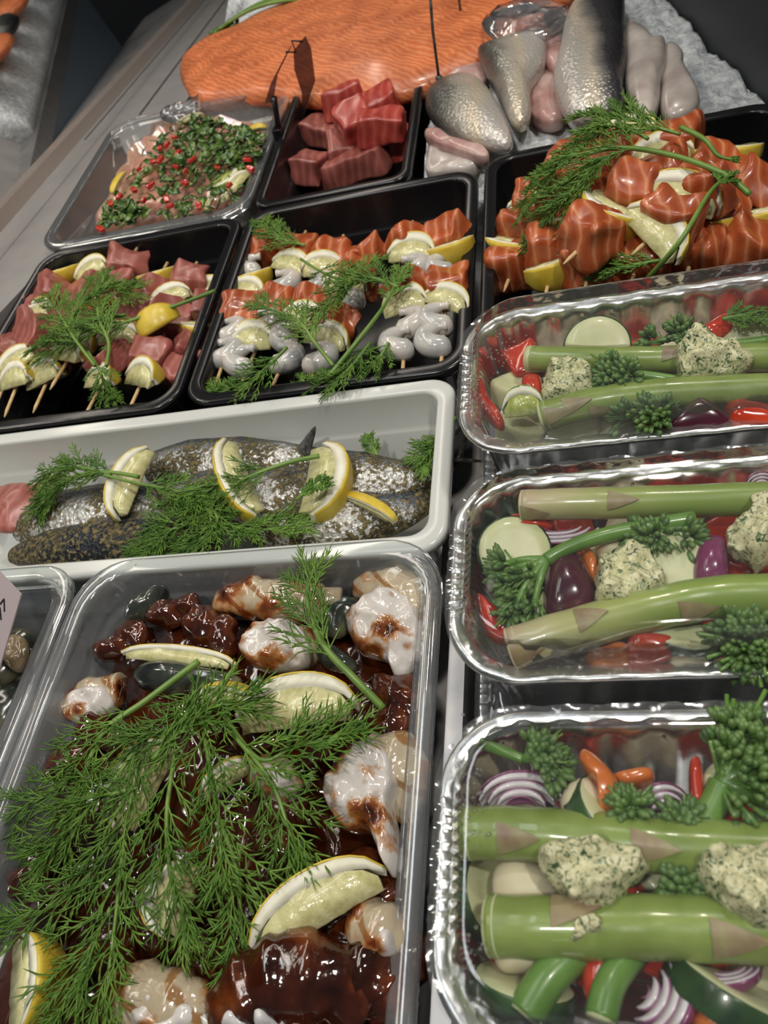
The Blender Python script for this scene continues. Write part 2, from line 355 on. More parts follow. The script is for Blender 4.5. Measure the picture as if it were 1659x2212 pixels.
MT['pulp'] = mat('lemon_pulp', [(.3, (.52, .50, .22)), (.7, (.74, .71, .40))], scale=260, rough=.18, sss=.35, sssr=(1, .9, .3), coat=.5, bmp=.5, bscale=420, bdist=.8)
MT['lime_peel'] = mat('lime_peel', [(.35, (.12, .22, .02)), (.65, (.24, .36, .04))], scale=120, rough=.32)
MT['lime_pulp'] = mat('lime_pulp', [(.3, (.30, .36, .07)), (.7, (.52, .56, .18))], scale=260, rough=.2, sss=.3, coat=.4, bmp=.4, bscale=420)
MT['dill'] = mat('dill_frond', [(.35, (.07, .17, .022)), (.65, (.17, .30, .05))], scale=60, rough=.42, spec=.35)
MT['dill_stem'] = mat('dill_stem', [(.35, (.10, .20, .03)), (.65, (.18, .30, .06))], scale=60, rough=.35)
MT['wood'] = mat('bamboo_skewer', [(.35, (.55, .36, .16)), (.65, (.70, .50, .26))], scale=200, rough=.55)
MT['prawn'] = mat('raw_prawn_flesh', [(.3, (.38, .40, .40)), (.5, (.54, .53, .50)), (.7, (.70, .62, .55))], scale=70, rough=.2, sss=.4, sssr=(.8, .8, 1), coat=.6, bmp=.25, bscale=250)
MT['flesh'] = mat('white_prawn_meat', [(.3, (.50, .49, .49)), (.7, (.74, .72, .70))], scale=150, rough=.16, sss=.4, sssr=(.9, .8, .9), coat=.7, bmp=.5, bscale=260, bdist=1)
def sauced(name, base, thr, hi):
    return mat(name, [(thr-.05, (.04, .009, .003)), (thr, (.22, .06, .015)), (thr+.035, (.42, .20, .07)), (thr+.08, base), (1, hi)], scale=42, detail=6, rough=.14, sss=.25, sssr=(.9, .6, .5), coat=.8, bmp=.35, bscale=300, bdist=.8)
MT['flesh_s'] = sauced('prawn_meat_with_sauce', (.66, .62, .58), .40, (.82, .79, .76))
MT['shell'] = sauced('prawn_shell_with_sauce', (.46, .38, .26), .40, (.62, .56, .44))
def band(m, scale, col, d='X'):
    """thin darker joint lines across a prawn shell"""
    nt = m.node_tree; b = nt.nodes['Principled BSDF']; src = b.inputs['Base Color'].links[0].from_socket
    tc = N(nt, 'ShaderNodeTexCoord'); w = N(nt, 'ShaderNodeTexWave', Scale=scale, Distortion=1.5, Detail=1); w.bands_direction = d; nt.links.new(tc.outputs['Object'], w.inputs['Vector'])
    r = ramp(nt, [(0, (1, 1, 1)), (.86, (1, 1, 1)), (.95, col)], w.outputs[0]); mx = N(nt, 'ShaderNodeMix', data_type='RGBA', blend_type='MULTIPLY'); mx.inputs[0].default_value = 1
    nt.links.new(src, mx.inputs[6]); nt.links.new(r.outputs[0], mx.inputs[7]); nt.links.new(mx.outputs[2], b.inputs['Base Color'])
band(MT['shell'], 32, (.62, .40, .22), 'DIAGONAL')
MT['meat_s'] = mat('mussel_meat_in_sauce', [(.3, (.015, .004, .002)), (.50, (.055, .011, .004)), (.62, (.14, .034, .008)), (.8, (.28, .10, .025))], scale=70, detail=4, rough=.1, coat=1, sss=.1, bmp=.4, bscale=160, bdist=1.5)
MT['sauce'] = mat('dark_brown_sauce', [(.35, (.018, .004, .002)), (.6, (.07, .014, .004)), (.75, (.15, .032, .008))], scale=40, detail=4, rough=.07, coat=1, bmp=.3, bscale=70, bdist=2.5)
MT['mussel'] = mat('mussel_shell', [(.35, (.012, .016, .016)), (.55, (.05, .06, .045)), (.7, (.20, .17, .10))], scale=50, rough=.15, coat=.6)
MT['mussel_meat'] = mat('mussel_meat', [(.35, (.34, .25, .14)), (.65, (.60, .46, .28))], scale=110, rough=.15, coat=.7, sss=.2)
MT['asparagus'] = mat('asparagus_skin', [(.3, (.17, .24, .045)), (.7, (.29, .38, .10))], scale=70, rough=.3, coat=.25, bmp=.12, bscale=300)
MT['bract'] = mat('asparagus_bract', [(.3, (.22, .14, .09)), (.7, (.30, .27, .13))], scale=200, rough=.4)
MT['broc'] = mat('broccolini_bud', [(.3, (.045, .11, .028)), (.7, (.15, .25, .07))], scale=180, rough=.4)
MT['broc_stem'] = mat('broccolini_stem', [(.3, (.08, .19, .03)), (.7, (.18, .33, .07))], scale=70, rough=.3, coat=.2)
MT['onion'] = mat('red_onion_skin', [(.3, (.10, .012, .05)), (.7, (.30, .06, .19))], scale=45, rough=.22, coat=.5, detail=5)
MT['onion_dark'] = mat('dark_onion_skin', [(.3, (.028, .004, .012)), (.7, (.10, .016, .035))], scale=60, rough=.2, coat=.6)
MT['onion_w'] = mat('onion_flesh', [(.3, (.56, .46, .52)), (.7, (.78, .74, .76))], scale=60, rough=.25, sss=.2, coat=.3)
MT['onion_l'] = mat('onion_layer_line', (.30, .10, .22), rough=.3)
MT['pepper'] = mat('red_pepper', [(.3, (.42, .022, .010)), (.7, (.62, .06, .02))], scale=40, rough=.15, coat=.6, sss=.15)
MT['pepper_o'] = mat('orange_pepper', [(.3, (.55, .12, .02)), (.7, (.72, .24, .05))], scale=40, rough=.2, coat=.5, sss=.15)
MT['zuc'] = mat('courgette_flesh', [(.3, (.52, .54, .28)), (.7, (.70, .70, .46))], scale=80, rough=.35, sss=.2, coat=.2)
MT['zuc_skin'] = mat('courgette_skin', [(.35, (.012, .035, .012)), (.65, (.04, .10, .03))], scale=90, rough=.25, coat=.3)
MT['parsnip'] = mat('pale_root_flesh', [(.3, (.60, .52, .34)), (.7, (.74, .67, .48))], scale=60, rough=.4, sss=.2)
MT['chilli'] = mat('red_chilli', [(.3, (.40, .015, .01)), (.7, (.60, .05, .03))], scale=80, rough=.15, coat=.6)
MT['herb'] = mat('chopped_herb', [(.3, (.015, .05, .008)), (.5, (.05, .12, .018)), (.68, (.17, .25, .05))], scale=170, rough=.25, coat=.4)
MT['seafish'] = mat('marinated_fish', [(.3, (.42, .16, .11)), (.7, (.62, .38, .26))], scale=70, rough=.25, coat=.5, sss=.2)
MT['card'] = mat('pink_price_card', (.46, .39, .40), rough=.5)
MT['ink'] = mat('black_print', (.01, .01, .01), rough=.6)
MT['smoke'] = clear_plastic('smoky_tag_plastic', (.42, .36, .36), .06, rough=.1, gain=1.2, hazecol=(.3, .25, .25))
MT['film'] = clear_plastic('thin_plastic_film', (.92, .93, .95), .08, rough=.12, gain=2.0, bmp=.8, bscale=120)
def herb_butter():
    m, nt, b, out = nodes('herb_butter'); tc = N(nt, 'ShaderNodeTexCoord')
    t = N(nt, 'ShaderNodeTexNoise', Scale=520, Detail=4, Distortion=1.6); nt.links.new(tc.outputs['Object'], t.inputs['Vector'])
    r = ramp(nt, [(.30, (.03, .07, .035)), (.40, (.13, .19, .09)), (.46, (.52, .52, .31)), (.7, (.76, .71, .46))], t.outputs[0]); nt.links.new(r.outputs[0], b.inputs['Base Color'])
    b.inputs['Roughness'].default_value = .35; b.inputs['Subsurface Weight'].default_value = .2; b.inputs['Subsurface Radius'].default_value = (1, .9, .5); b.inputs['Subsurface Scale'].default_value = .003
    bump(nt, b, t.outputs[0], .3, .6); return m
MT['butter'] = herb_butter()
def fish_skin(name, axis, stops, spots=.0, metal=.55, rough=.28, crust=False):
    """silver skin graded from the dark back to the pale belly across the body"""
    m, nt, b, out = nodes(name); tc = N(nt, 'ShaderNodeTexCoord'); sp = N(nt, 'ShaderNodeSeparateXYZ'); nt.links.new(tc.outputs['Generated'], sp.inputs[0])
    t = N(nt, 'ShaderNodeTexNoise', Scale=26, Detail=4); nt.links.new(tc.outputs['Object'], t.inputs['Vector'])
    ad = N(nt, 'ShaderNodeMath', operation='MULTIPLY_ADD'); ad.inputs[1].default_value = .5; ad.inputs[2].default_value = -.25; nt.links.new(t.outputs[0], ad.inputs[0])
    sm = N(nt, 'ShaderNodeMath', operation='ADD'); nt.links.new(ad.outputs[0], sm.inputs[0]); nt.links.new(sp.outputs[axis], sm.inputs[1])
    r = ramp(nt, stops, sm.outputs[0])
    vo = N(nt, 'ShaderNodeTexVoronoi', Scale=420); nt.links.new(tc.outputs['Object'], vo.inputs['Vector'])
    if crust:
        t2 = N(nt, 'ShaderNodeTexNoise', Scale=430, Detail=5, Distortion=.4); nt.links.new(tc.outputs['Object'], t2.inputs['Vector'])
        t3 = N(nt, 'ShaderNodeTexNoise', Scale=42, Detail=4); nt.links.new(tc.outputs['Object'], t3.inputs['Vector'])
        s3 = N(nt, 'ShaderNodeMath', operation='ADD'); nt.links.new(t2.outputs[0], s3.inputs[0]); nt.links.new(t3.outputs[0], s3.inputs[1])
        mk = ramp(nt, [(.478, (0, 0, 0)), (.505, (1, 1, 1))]); s4 = N(nt, 'ShaderNodeMath', operation='MULTIPLY'); s4.inputs[1].default_value = .5; nt.links.new(s3.outputs[0], s4.inputs[0]); nt.links.new(s4.outputs[0], mk.inputs[0])
        cc = ramp(nt, [(.40, (.012, .012, .005)), (.52, (.07, .058, .02)), (.64, (.20, .155, .06))]); nt.links.new(t2.outputs[0], cc.inputs[0])
        mx = N(nt, 'ShaderNodeMix', data_type='RGBA'); nt.links.new(mk.outputs[0], mx.inputs[0]); nt.links.new(r.outputs[0], mx.inputs[6]); nt.links.new(cc.outputs[0], mx.inputs[7]); nt.links.new(mx.outputs[2], b.inputs['Base Color'])
        mm = N(nt, 'ShaderNodeMath', operation='MULTIPLY_ADD'); mm.inputs[1].default_value = -metal; mm.inputs[2].default_value = metal; nt.links.new(mk.outputs[0], mm.inputs[0]); nt.links.new(mm.outputs[0], b.inputs['Metallic'])
        rr_ = N(nt, 'ShaderNodeMath', operation='MULTIPLY_ADD'); rr_.inputs[1].default_value = .35; rr_.inputs[2].default_value = rough; nt.links.new(mk.outputs[0], rr_.inputs[0]); nt.links.new(rr_.outputs[0], b.inputs['Roughness'])
        bump(nt, b, s4.outputs[0], 1.0, 4.0)
    else:
        nt.links.new(r.outputs[0], b.inputs['Base Color']); b.inputs['Metallic'].default_value = metal; b.inputs['Roughness'].default_value = rough; bump(nt, b, vo.outputs['Distance'], .5, 1.0)
    return m
_mk = [(.0, (.75, .74, .70)), (.4, (.62, .62, .60)), (.62, (.10, .12, .14)), (.9, (.012, .016, .022))]
MT['mackerel'] = fish_skin('seasoned_mackerel_skin', 1, [(a, c) for a, c in _mk], crust=True, metal=.7, rough=.22)
MT['mackerel_dark'] = fish_skin('dark_mackerel_back', 1, [(0, (.012, .016, .022)), (.55, (.03, .035, .045)), (.85, (.42, .42, .42)), (1, (.5, .5, .5))], crust=True, metal=.5, rough=.2)
MT['bass_l'] = fish_skin('trout_skin_dark_left', 0, [(0, (.03, .033, .033)), (.28, (.16, .16, .14)), (.5, (.50, .47, .40)), (.66, (.66, .58, .44)), (.8, (.56, .54, .50)), (1, (.62, .56, .52))], rough=.3, metal=.4)
MT['bass_r'] = fish_skin('trout_skin_dark_right', 0, [(0, (.60, .54, .50)), (.25, (.52, .50, .46)), (.42, (.62, .55, .44)), (.56, (.22, .21, .20)), (.66, (.06, .06, .065)), (1, (.02, .02, .024))], rough=.3, metal=.4)
MT['pale'] = mat('pale_fish_belly', [(.3, (.34, .27, .25)), (.5, (.50, .45, .41)), (.7, (.66, .60, .55))], scale=45, detail=5, rough=.28, sss=.2, coat=.3)
MT['pink'] = mat('pink_fish_flesh', [(.3, (.36, .16, .15)), (.5, (.46, .28, .25)), (.7, (.60, .44, .40))], scale=60, detail=5, rough=.3, sss=.2, coat=.3)
MT['fin'] = mat('dark_fish_fin', [(.35, (.03, .03, .03)), (.65, (.12, .12, .11))], scale=300, rough=.3)
def pale_end():
    m, nt, b, out = nodes('asparagus_pale_end'); tc = N(nt, 'ShaderNodeTexCoord'); sp = N(nt, 'ShaderNodeSeparateXYZ'); nt.links.new(tc.outputs['Generated'], sp.inputs[0])
    t = N(nt, 'ShaderNodeTexNoise', Scale=90, Detail=3); nt.links.new(tc.outputs['Object'], t.inputs['Vector'])
    ad = N(nt, 'ShaderNodeMath', operation='MULTIPLY_ADD'); ad.inputs[1].default_value = .3; nt.links.new(t.outputs[0], ad.inputs[0]); nt.links.new(sp.outputs[0], ad.inputs[2])
    r = ramp(nt, [(.12, (.50, .36, .26)), (.24, (.48, .44, .25)), (.5, (.34, .38, .13)), (.75, (.22, .31, .07))], ad.outputs[0]); nt.links.new(r.outputs[0], b.inputs['Base Color'])
    b.inputs['Roughness'].default_value = .3; b.inputs['Coat Weight'].default_value = .2; bump(nt, b, t.outputs[0], .12, .6); return m
MT['asparagus_pale'] = pale_end()
# ---------------------------------------------------------------- food builders
EYE = V((0, 0, CAMH))
def shell_sector(c, X, D, Nn, L, r, ang, f0, f1, nu=13, na=8, amp=0, point=.5, blunt=.955):
    rings = []
    for i in range(nu):
        u = -1+2*i/(nu-1); R = r*max(.03, (1-abs(u*blunt)**2.1))**point; ring = []
        for k in range(na+1):
            a = ang*k/na; ring.append(c+X*(u*L/2)+(D*math.cos(a)-Nn*math.sin(a))*R*f1)
        for k in range(na, -1, -1):
            a = ang*k/na; ring.append(c+X*(u*L/2*.985)+(D*math.cos(a)-Nn*math.sin(a))*R*f0)
        if amp: ring = [p+noise.noise_vector(p*.5)*amp for p in ring]
        rings.append(ring)
    return M().loft(rings)
def wedge_parts(A, B, C, ang=58, lime=False, flip=False, pt=.40):
    """citrus wedge: A and B are the tips of the core edge, C the top of the rind on the visible face"""
    X = (B-A); L = X.length; X.normalize(); c = (A+B)/2; D = C-c; D = D-X*D.dot(X); r = D.length; D.normalize(); Nn = X.cross(D)
    if Nn.dot(EYE-c) < 0: Nn = -Nn
    if flip: Nn = -Nn
    a = math.radians(ang)
    pk, pu = ('lime_peel', 'lime_pulp') if lime else ('peel', 'pulp')
    return [('pith', shell_sector(c, X, D, Nn, L*.985, r, a, .69, .965, amp=.25, point=pt), MT['pith']), ('peel', shell_sector(c, X, D, Nn, L, r, a, .958, 1.0, point=pt), MT[pk]),
            ('pulp', shell_sector(c, X, D, Nn, L*.88, r, a*.99, .05, .715, amp=.6, point=pt), MT[pu])]
def wedge(label, p1, p2, pm, z, dz=8, group='lemon wedges', zs=0, **kw):
    P = wedge_parts(at(*p1, z), at(*p2, z+zs), at(*pm, z+dz), **kw)
    lime = kw.get('lime'); return thing('lime_wedge' if lime else 'lemon_wedge', label, 'lime' if lime else 'lemon', P, group)
def dill_mesh(pts, n=10, bl=20, leaf=7.5, r=.30, t0=.3, seed=1, zmin=-40, flat=.45, m_=6, fork=3, sr=1.0):
    R = random.Random(seed); P = cr(pts, 6); L = len(P); st = M().tube(P, [sr, sr*.85, sr*.45], 6); fr = M()
    def fix(p):
        if p.z < zmin: p = V((p.x, p.y, zmin+R.random()*.6))
        return p
    def leafy(base, d, ln):
        d = d.normalized(); e = V((R.uniform(-1, 1), R.uniform(-1, 1), R.uniform(-flat, flat)))*.25
        p1 = fix(base+d*ln*.5+e*ln*.15); p2 = fix(base+(d+e).normalized()*ln-V((0, 0, ln*.10))); fr.strand([base, p1, p2], r)
        for k in range(fork-1):
            q = base.lerp(p1, R.uniform(.35, 1)); dd = (d+V((R.uniform(-1, 1), R.uniform(-1, 1), R.uniform(-flat, flat)))*.5).normalized()
            fr.strand([q, fix(q+dd*ln*.28), fix(q+dd*ln*.55+e*ln*.1)], r*.9)
    for i in range(n):
        t = t0+(1-t0)*i/max(1, n-1); j = min(int(t*(L-1)), L-1); p = P[j]; T = (P[min(j+1, L-1)]-P[max(j-1, 0)]).normalized()
        sd = T.cross(V((0, 0, 1))); sd = sd.normalized() if sd.length > .01 else V((1, 0, 0)); up = sd.cross(T)
        for sg in ((-1, 1) if i < n-1 else (0, -1, 1)):
            w = R.uniform(-1.0, 1.0)*flat*1.6; s2 = (sd*sg*math.cos(w)+up*abs(math.sin(w))); a = R.uniform(.35, .85) if sg else 0
            d = (T*math.cos(a)+s2*math.sin(a)).normalized(); ln = bl*(1-.45*(t-t0)/(1-t0+.01))*R.uniform(.75, 1.15)
            pth = [p, fix(p+d*ln*.35), fix(p+d*ln*.7-V((0, 0, ln*.06))), fix(p+d*ln-V((0, 0, ln*.16)))]
            fr.strand(cr(pth, 2), r*1.25)
            for k in range(m_):
                s = .25+.75*k/(m_-1); b = pth[0].lerp(pth[3], s) if s > .99 else cr(pth, 3)[min(9, int(s*9))]
                for s3 in (-1, 1):
                    aa = R.uniform(.28, .68)*s3; ax = up if abs(d.dot(up)) < .9 else sd
                    dd = Matrix.Rotation(aa, 3, ax) @ d; dd = dd+V((0, 0, R.uniform(-flat, flat)*.6)); leafy(b, dd, leaf*(1-.35*s)*R.uniform(.7, 1.15))
            leafy(pth[3], d, leaf*.8)
    return st, fr
def dill(label, pts, group='dill sprigs', **kw):
    """pts: (px, py, z) from the cut end of the stem to the tip"""
    st, fr = dill_mesh([at(*p) for p in pts], **kw)
    return thing('dill_sprig', label, 'dill', [('stem', st, MT['dill_stem']), ('fronds', fr, MT['dill'])], group)
def kebab(name, label, cat, far, near, zf, zn, seq, cube, group, w=24, h=20, ext=(10, 14), over=1.0, seed=0, fan=0.0, lem=(22, 17)):
    R = random.Random(seed); F = at(*far, zf); B = at(*near, zn); ax = (F-B); Ln = ax.length; ax.normalize(); sd = ax.cross(V((0, 0, 1))).normalized(); up = sd.cross(ax)
    parts = [('stick', M().tube([B-ax*ext[1], B-ax*(ext[1]-5), F+ax*ext[0]], [.4, 1.15, 1.15], 6), MT['wood'])]
    # weights along the stick, far end first
    wt = {'s': 1.0, 't': 1.0, 'l': .62, 'p': .85}; tot = sum(wt[c] for c in seq); pos = 0
    for c in seq:
        ln = Ln*wt[c]/tot; p = F-ax*(pos+ln/2)+sd*R.uniform(-1, 1)*1.2; pos += ln
        X = (ax+V((R.uniform(-1, 1), R.uniform(-1, 1), R.uniform(-.6, .6)))*.34).normalized(); Z = (up+sd*R.uniform(-.8, .8)).normalized()
        if c in 'st':
            parts.append(('salmon_cube' if c == 's' else 'tuna_cube', M().rcube(p, (ln*over*R.uniform(.92, 1.12), w*R.uniform(.88, 1.12), h*R.uniform(.9, 1.15)), X, Z, .22 if c == 't' else .38, 4.2, .085), MT[cube]))
        elif c == 'l':
            p = p+up*3; a = R.uniform(-.5, .5); Xd = (sd*math.cos(a)+ax*math.sin(a)+up*R.uniform(-.25, .25)).normalized(); rd = lem[1]*R.uniform(.9, 1.1); L2 = lem[0]*R.uniform(.95, 1.15)
            D = (up*.45+ax*R.choice((-.9, .9, 1.0))).normalized(); c0 = p-D*rd*.45+up*4
            q = wedge_parts(c0-Xd*L2/2, c0+Xd*L2/2, c0+D*rd, ang=R.uniform(45, 62))
            parts.append(('lemon_piece', q[0][1], q[0][2], [q[1], q[2]]))
        else:
            pts = []; rd = R.uniform(6.2, 7.4); fl = R.choice((-1, 1)); lift = up*R.uniform(2, 5)
            for k in range(9):
                th = -2.1+k*.5; pts.append(p+lift+sd*fl*(rd*1.35*math.cos(th)-1)+ax*(rd*.95*math.sin(th))+up*(k-4)*.5)
            parts.append(('prawn', M().tube(cr(pts, 3), [(q*(1+.07*(j % 2))) for j, q in enumerate([3, 5.8, 6.6, 6.4, 6.7, 6.2, 6.4, 5.6, 5.6, 4.6, 4.2, 3.0, 2.0, 2.6])], 10), MT['prawn']))
    return thing(name, label, cat, parts, group)
def pil(name, label, cat, outline, z, hT, mt, group=None, hB=3, **kw):
    return thing(name, label, cat, [(None, M().pillow([at(*p, z) for p in outline], V((0, 0, 1)), hT, hB, **kw), MT[mt])], group)
# ---------------------------------------------------------------- prawn tray (front)
def hgrid(x0, x1, y0, y1, fn, n=60, k=90, skirt=6, R=16):
    cx, cy = (x0+x1)/2, (y0+y1)/2; rings = []
    for s in [1.0]+[1-i/26 for i in range(0, 26)]+[.012]:
        ring = rr(cx, cy, (x1-x0)/2*s, (y1-y0)/2*s, max(R*s, .05), 0, 5, 22)
        rings.append([V((p.x, p.y, fn(p))) for p in ring])
    rings[0] = [p-V((0, 0, skirt)) for p in rings[0]]
    return M().loft(rings, True, True)
def sauce_z(p):
    q = V((p.x, p.y, 0)); a = noise.noise(q*.035+V((3, 1, 0)))*8+noise.noise(q*.075)*6+noise.noise(q*.16)*2.2
    e = min(p.x+232, -73-p.x, 194-p.y)
    return -23+a*.9-max(0, 14-e)*.5+(190-p.y)*.035
thing('sauce', 'dark brown glossy sauce pooled around the prawns in the front tray', 'sauce', [(None, hgrid(-229, -76, -98, 181, sauce_z), MT['sauce'])], kind='stuff')
Rm = random.Random(21)
PG = 'lemon wedges on the prawns'; PR = 'prawn tails in the front tray'
def lumpy(m, amp, fr):
    m.v = [p+noise.noise_vector(p*fr)*amp+noise.noise_vector(p*fr*2.7)*amp*.35 for p in m.v]; return m
def prawn_tail(label, path, radii, z, flesh=None, zf=2, hf=9, mt='shell'):
    """ridged shell tail along a pixel path, with the bare meat swelling out of it"""
    P = cr([at(a, b, z+i) for a, b, i in path], 9); L = len(P); rad = []
    for k in range(L):
        t = k/(L-1); j = min(int(t*(len(radii)-1)), len(radii)-2); f = t*(len(radii)-1)-j
        rad.append((radii[j]*(1-f)+radii[j+1]*f)*.88*(1+.14*((k % 6)/6.0)))
    parts = [('shell', lumpy(M().tube(P, rad, 18, flat=.85), 1.6, .11), MT[mt])]
    if flesh: parts.append(('meat', M().pillow([at(a, b, z+zf) for a, b in flesh], V((0, 0, 1)), hf, 6, k=3.2, amp=4.2, fr=.19, sub=7, rs=(1, .97, .92, .85, .76, .66, .55, .44, .32, .2, .08)), MT['flesh_s' if mt == 'shell' else 'flesh']))
    return thing('prawn', label, 'prawn', parts, PR)
prawn_tail('shell-on prawn tail lying crosswise at the far edge of the brown sauce', [(470, 1300, 0), (540, 1292, 2), (610, 1296, 2), (680, 1300, 0), (740, 1300, -3)], [6, 11, 11, 10, 6], -16)
prawn_tail('large peeled prawn with shell back in the far right corner of sauce tray', [(770, 1275, -4), (840, 1265, 0), (885, 1292, 2), (900, 1350, 0), (895, 1420, -4)], [6, 10, 10, 9, 7], -16,
           [(748, 1335), (790, 1290), (838, 1268), (890, 1300), (915, 1340), (918, 1400), (895, 1440), (858, 1465), (832, 1425), (775, 1405)], 4, 10)
prawn_tail('white prawn meat half under a small dill sprig in the sauce tray', [(640, 1365, -2), (668, 1400, -2), (650, 1440, -5)], [5, 8, 5], -12, [(518, 1402), (535, 1365), (580, 1345), (640, 1352), (672, 1390), (662, 1432), (600, 1446), (545, 1436)], 3, 8)
prawn_tail('large white peeled prawn against the right wall of the sauce tray', [(790, 1640, -4), (850, 1635, 2), (876, 1690, 0), (868, 1770, -6)], [8, 11, 10, 7], -10,
           [(702, 1720), (716, 1668), (760, 1618), (812, 1600), (850, 1636), (864, 1690), (850, 1740), (862, 1800), (868, 1865), (848, 1895), (825, 1850), (800, 1800), (742, 1790)], 5, 11)
prawn_tail('prawn bit with a white end below the right lemon wedge', [(770, 1985, 0), (820, 2010, 3), (860, 2040, 0)], [7, 10, 7], -6, [(795, 2010), (825, 1988), (860, 1998), (864, 2055), (825, 2072)], 3, 6)
prawn_tail('sauce-covered prawn at the bottom edge of the sauce tray', [(480, 2225, 0), (540, 2150, 4), (620, 2110, 6), (720, 2120, 4), (790, 2190, 0)], [8, 14, 15, 13, 8], -8, [(488, 2230), (512, 2160), (555, 2120), (600, 2160), (610, 2230)], 6, 8, 'meat_s')
prawn_tail('pale prawn at the bottom left under the dill fronds', [(215, 2170, 0), (290, 2150, 3), (390, 2180, 3), (470, 2230, 0)], [6, 11, 12, 8], -8, [(280, 2175), (330, 2140), (400, 2150), (465, 2190), (470, 2235), (320, 2240)], 3, 8)
prawn_tail('prawn shell end at the left edge of the sauce', [(135, 1540, -4), (190, 1505, 0), (262, 1490, 0)], [5, 9, 8], -14, [(140, 1545), (160, 1500), (215, 1480), (250, 1505), (230, 1540), (180, 1560)], 2, 5)
prawn_tail('small prawn end showing white between dill fronds, tray centre', [(540, 1665, 0), (590, 1680, 2), (640, 1720, 0)], [5, 9, 6], -12, [(548, 1680), (580, 1655), (625, 1668), (642, 1712), (600, 1735)], 3, 6)
prawn_tail('rounded sauce-covered prawn right of the bottom prawn', [(740, 2130, 0), (790, 2100, 4), (835, 2140, 2), (850, 2200, 0)], [8, 12, 11, 8], -10, None, mt='meat_s')
MS = 'mussels in the front tray'
def mussel(label, outline, z, hT, meat=None, group=MS):
    parts = [('shell', M().pillow([at(*p, z) for p in outline], V((0, 0, 1)), hT, 2, amp=.6, fr=.3), MT['mussel'])]
    if meat: parts.append(('meat', M().pillow([at(*p, z+hT*.8) for p in meat], V((0, 0, 1)), 4, 3, amp=2, fr=.3), MT['mussel_meat']))
    return thing('mussel', label, 'mussel', parts, group)
mussel('green-lipped mussel shell below the far lemon wedge', [(290, 1462), (310, 1438), (370, 1430), (440, 1445), (520, 1465), (500, 1490), (400, 1500), (310, 1490)], -10, 8)
mussel('dark mussel shell standing at the far left of the sauce', [(272, 1335), (295, 1295), (350, 1268), (365, 1275), (345, 1315), (300, 1340)], -16, 8)
mussel('dark mussel shell between the far prawns', [(680, 1330), (720, 1290), (780, 1300), (770, 1350), (720, 1380)], -18, 5)
mussel('dark mussel shell behind the prawn dill stem', [(680, 1400), (720, 1395), (770, 1430), (760, 1455), (700, 1440)], -14, 6)
for i, (x, y, r) in enumerate(((290, 1375, 9), (360, 1330, 8), (440, 1350, 10), (400, 1312, 7), (480, 1378, 9), (250, 1400, 8), (200, 1580, 9), (860, 1510, 11), (850, 1570, 10), (700, 1560, 9), (560, 1600, 9), (150, 1650, 9), (260, 1600, 8), (600, 1830, 9), (470, 1900, 9),
        (520, 2060, 11), (640, 2060, 9), (770, 1880, 9), (820, 1960, 9), (440, 2080, 11), (250, 2060, 10), (120, 1960, 10), (80, 1880, 10), (690, 1620, 8), (620, 1760, 9), (330, 2010, 9), (130, 2120, 10), (870, 2090, 10), (745, 2040, 9))):
    c = at(x, y, -14); b = M().blob(c, (r*1.25, r*.85, r*.75), V((Rm.uniform(-1, 1), Rm.uniform(-1, 1), 0)), amp=r*.35, fr=.16, nu=18, nv=11)
    thing('mussel_meat', 'shelled mussel coated in glossy brown sauce, in the front tray', 'mussel', [(None, b, MT['meat_s'])], 'sauce-coated mussels in the front tray')
wedge('slim lemon wedge at the far left of the sauce tray', (256, 1422), (508, 1448), (388, 1392), -6, 3, PG, ang=50)
wedge('big lemon wedge in the middle of the sauce tray', (508, 1592), (776, 1556), (640, 1450), 0, 8, PG, ang=52)
wedge('lemon wedge half hidden behind the big middle wedge', (420, 1530), (560, 1540), (480, 1480), -6, 10, PG)
wedge('big lemon wedge at the lower right of the sauce tray', (556, 2088), (850, 1915), (652, 1880), 2, 8, PG, ang=50)
wedge('lemon wedge under the dill, upright, left of tray centre', (285, 1812), (395, 1612), (236, 1655), -2, 8, PG)
wedge('cut lemon wedge at the lower end of the big dill bunch', (404, 2035), (440, 1860), (298, 1945), -2, 8, PG, ang=45)
wedge('lemon wedge with yellow rind at the bottom left corner', (14, 2250), (26, 2030), (80, 2130), -2, 10, PG, ang=55)
wedge('lemon wedge buried under the dill bunch', (440, 1740), (560, 1660), (520, 1620), -6, 8, PG)
DG = 'dill sprigs on the prawns'
k = dict(r=.34, zmin=-8, bl=20, leaf=12.5, m_=4, fork=2, flat=.75)
dill('dill sprig with thick stem lying over the far right prawns', [(828, 1530, 2), (760, 1460, 10), (700, 1395, 14), (665, 1310, 12), (665, 1250, 8)], DG, n=8, t0=.45, seed=3, sr=1.6, **k)
dill('dill sprig with long cut stem on the left of the prawn tray', [(430, 1428, 8), (320, 1510, 8), (225, 1580, 8), (180, 1680, 8), (150, 1800, 6)], DG, n=8, t0=.35, seed=4, sr=1.5, **k)
dill('dill sprig whose stem end points up behind the middle lemon', [(510, 1440, 8), (460, 1500, 12), (410, 1540, 14), (360, 1580, 14), (300, 1590, 12)], DG, n=8, t0=.2, seed=5, sr=1.2, **k)
dill('dill sprig spreading right below the middle lemon wedge', [(480, 1540, 10), (560, 1640, 12), (640, 1610, 12), (720, 1590, 10)], DG, n=7, t0=.4, seed=6, **k)
dill('dill sprig running down the middle of the prawn tray', [(430, 1520, 12), (450, 1640, 14), (470, 1760, 12), (480, 1880, 8)], DG, n=10, t0=.05, seed=7, **k)
dill('dill sprig drooping down the right of the dill bunch', [(480, 1560, 12), (580, 1680, 12), (620, 1780, 8), (640, 1840, 4)], DG, n=8, t0=.2, seed=8, **k)
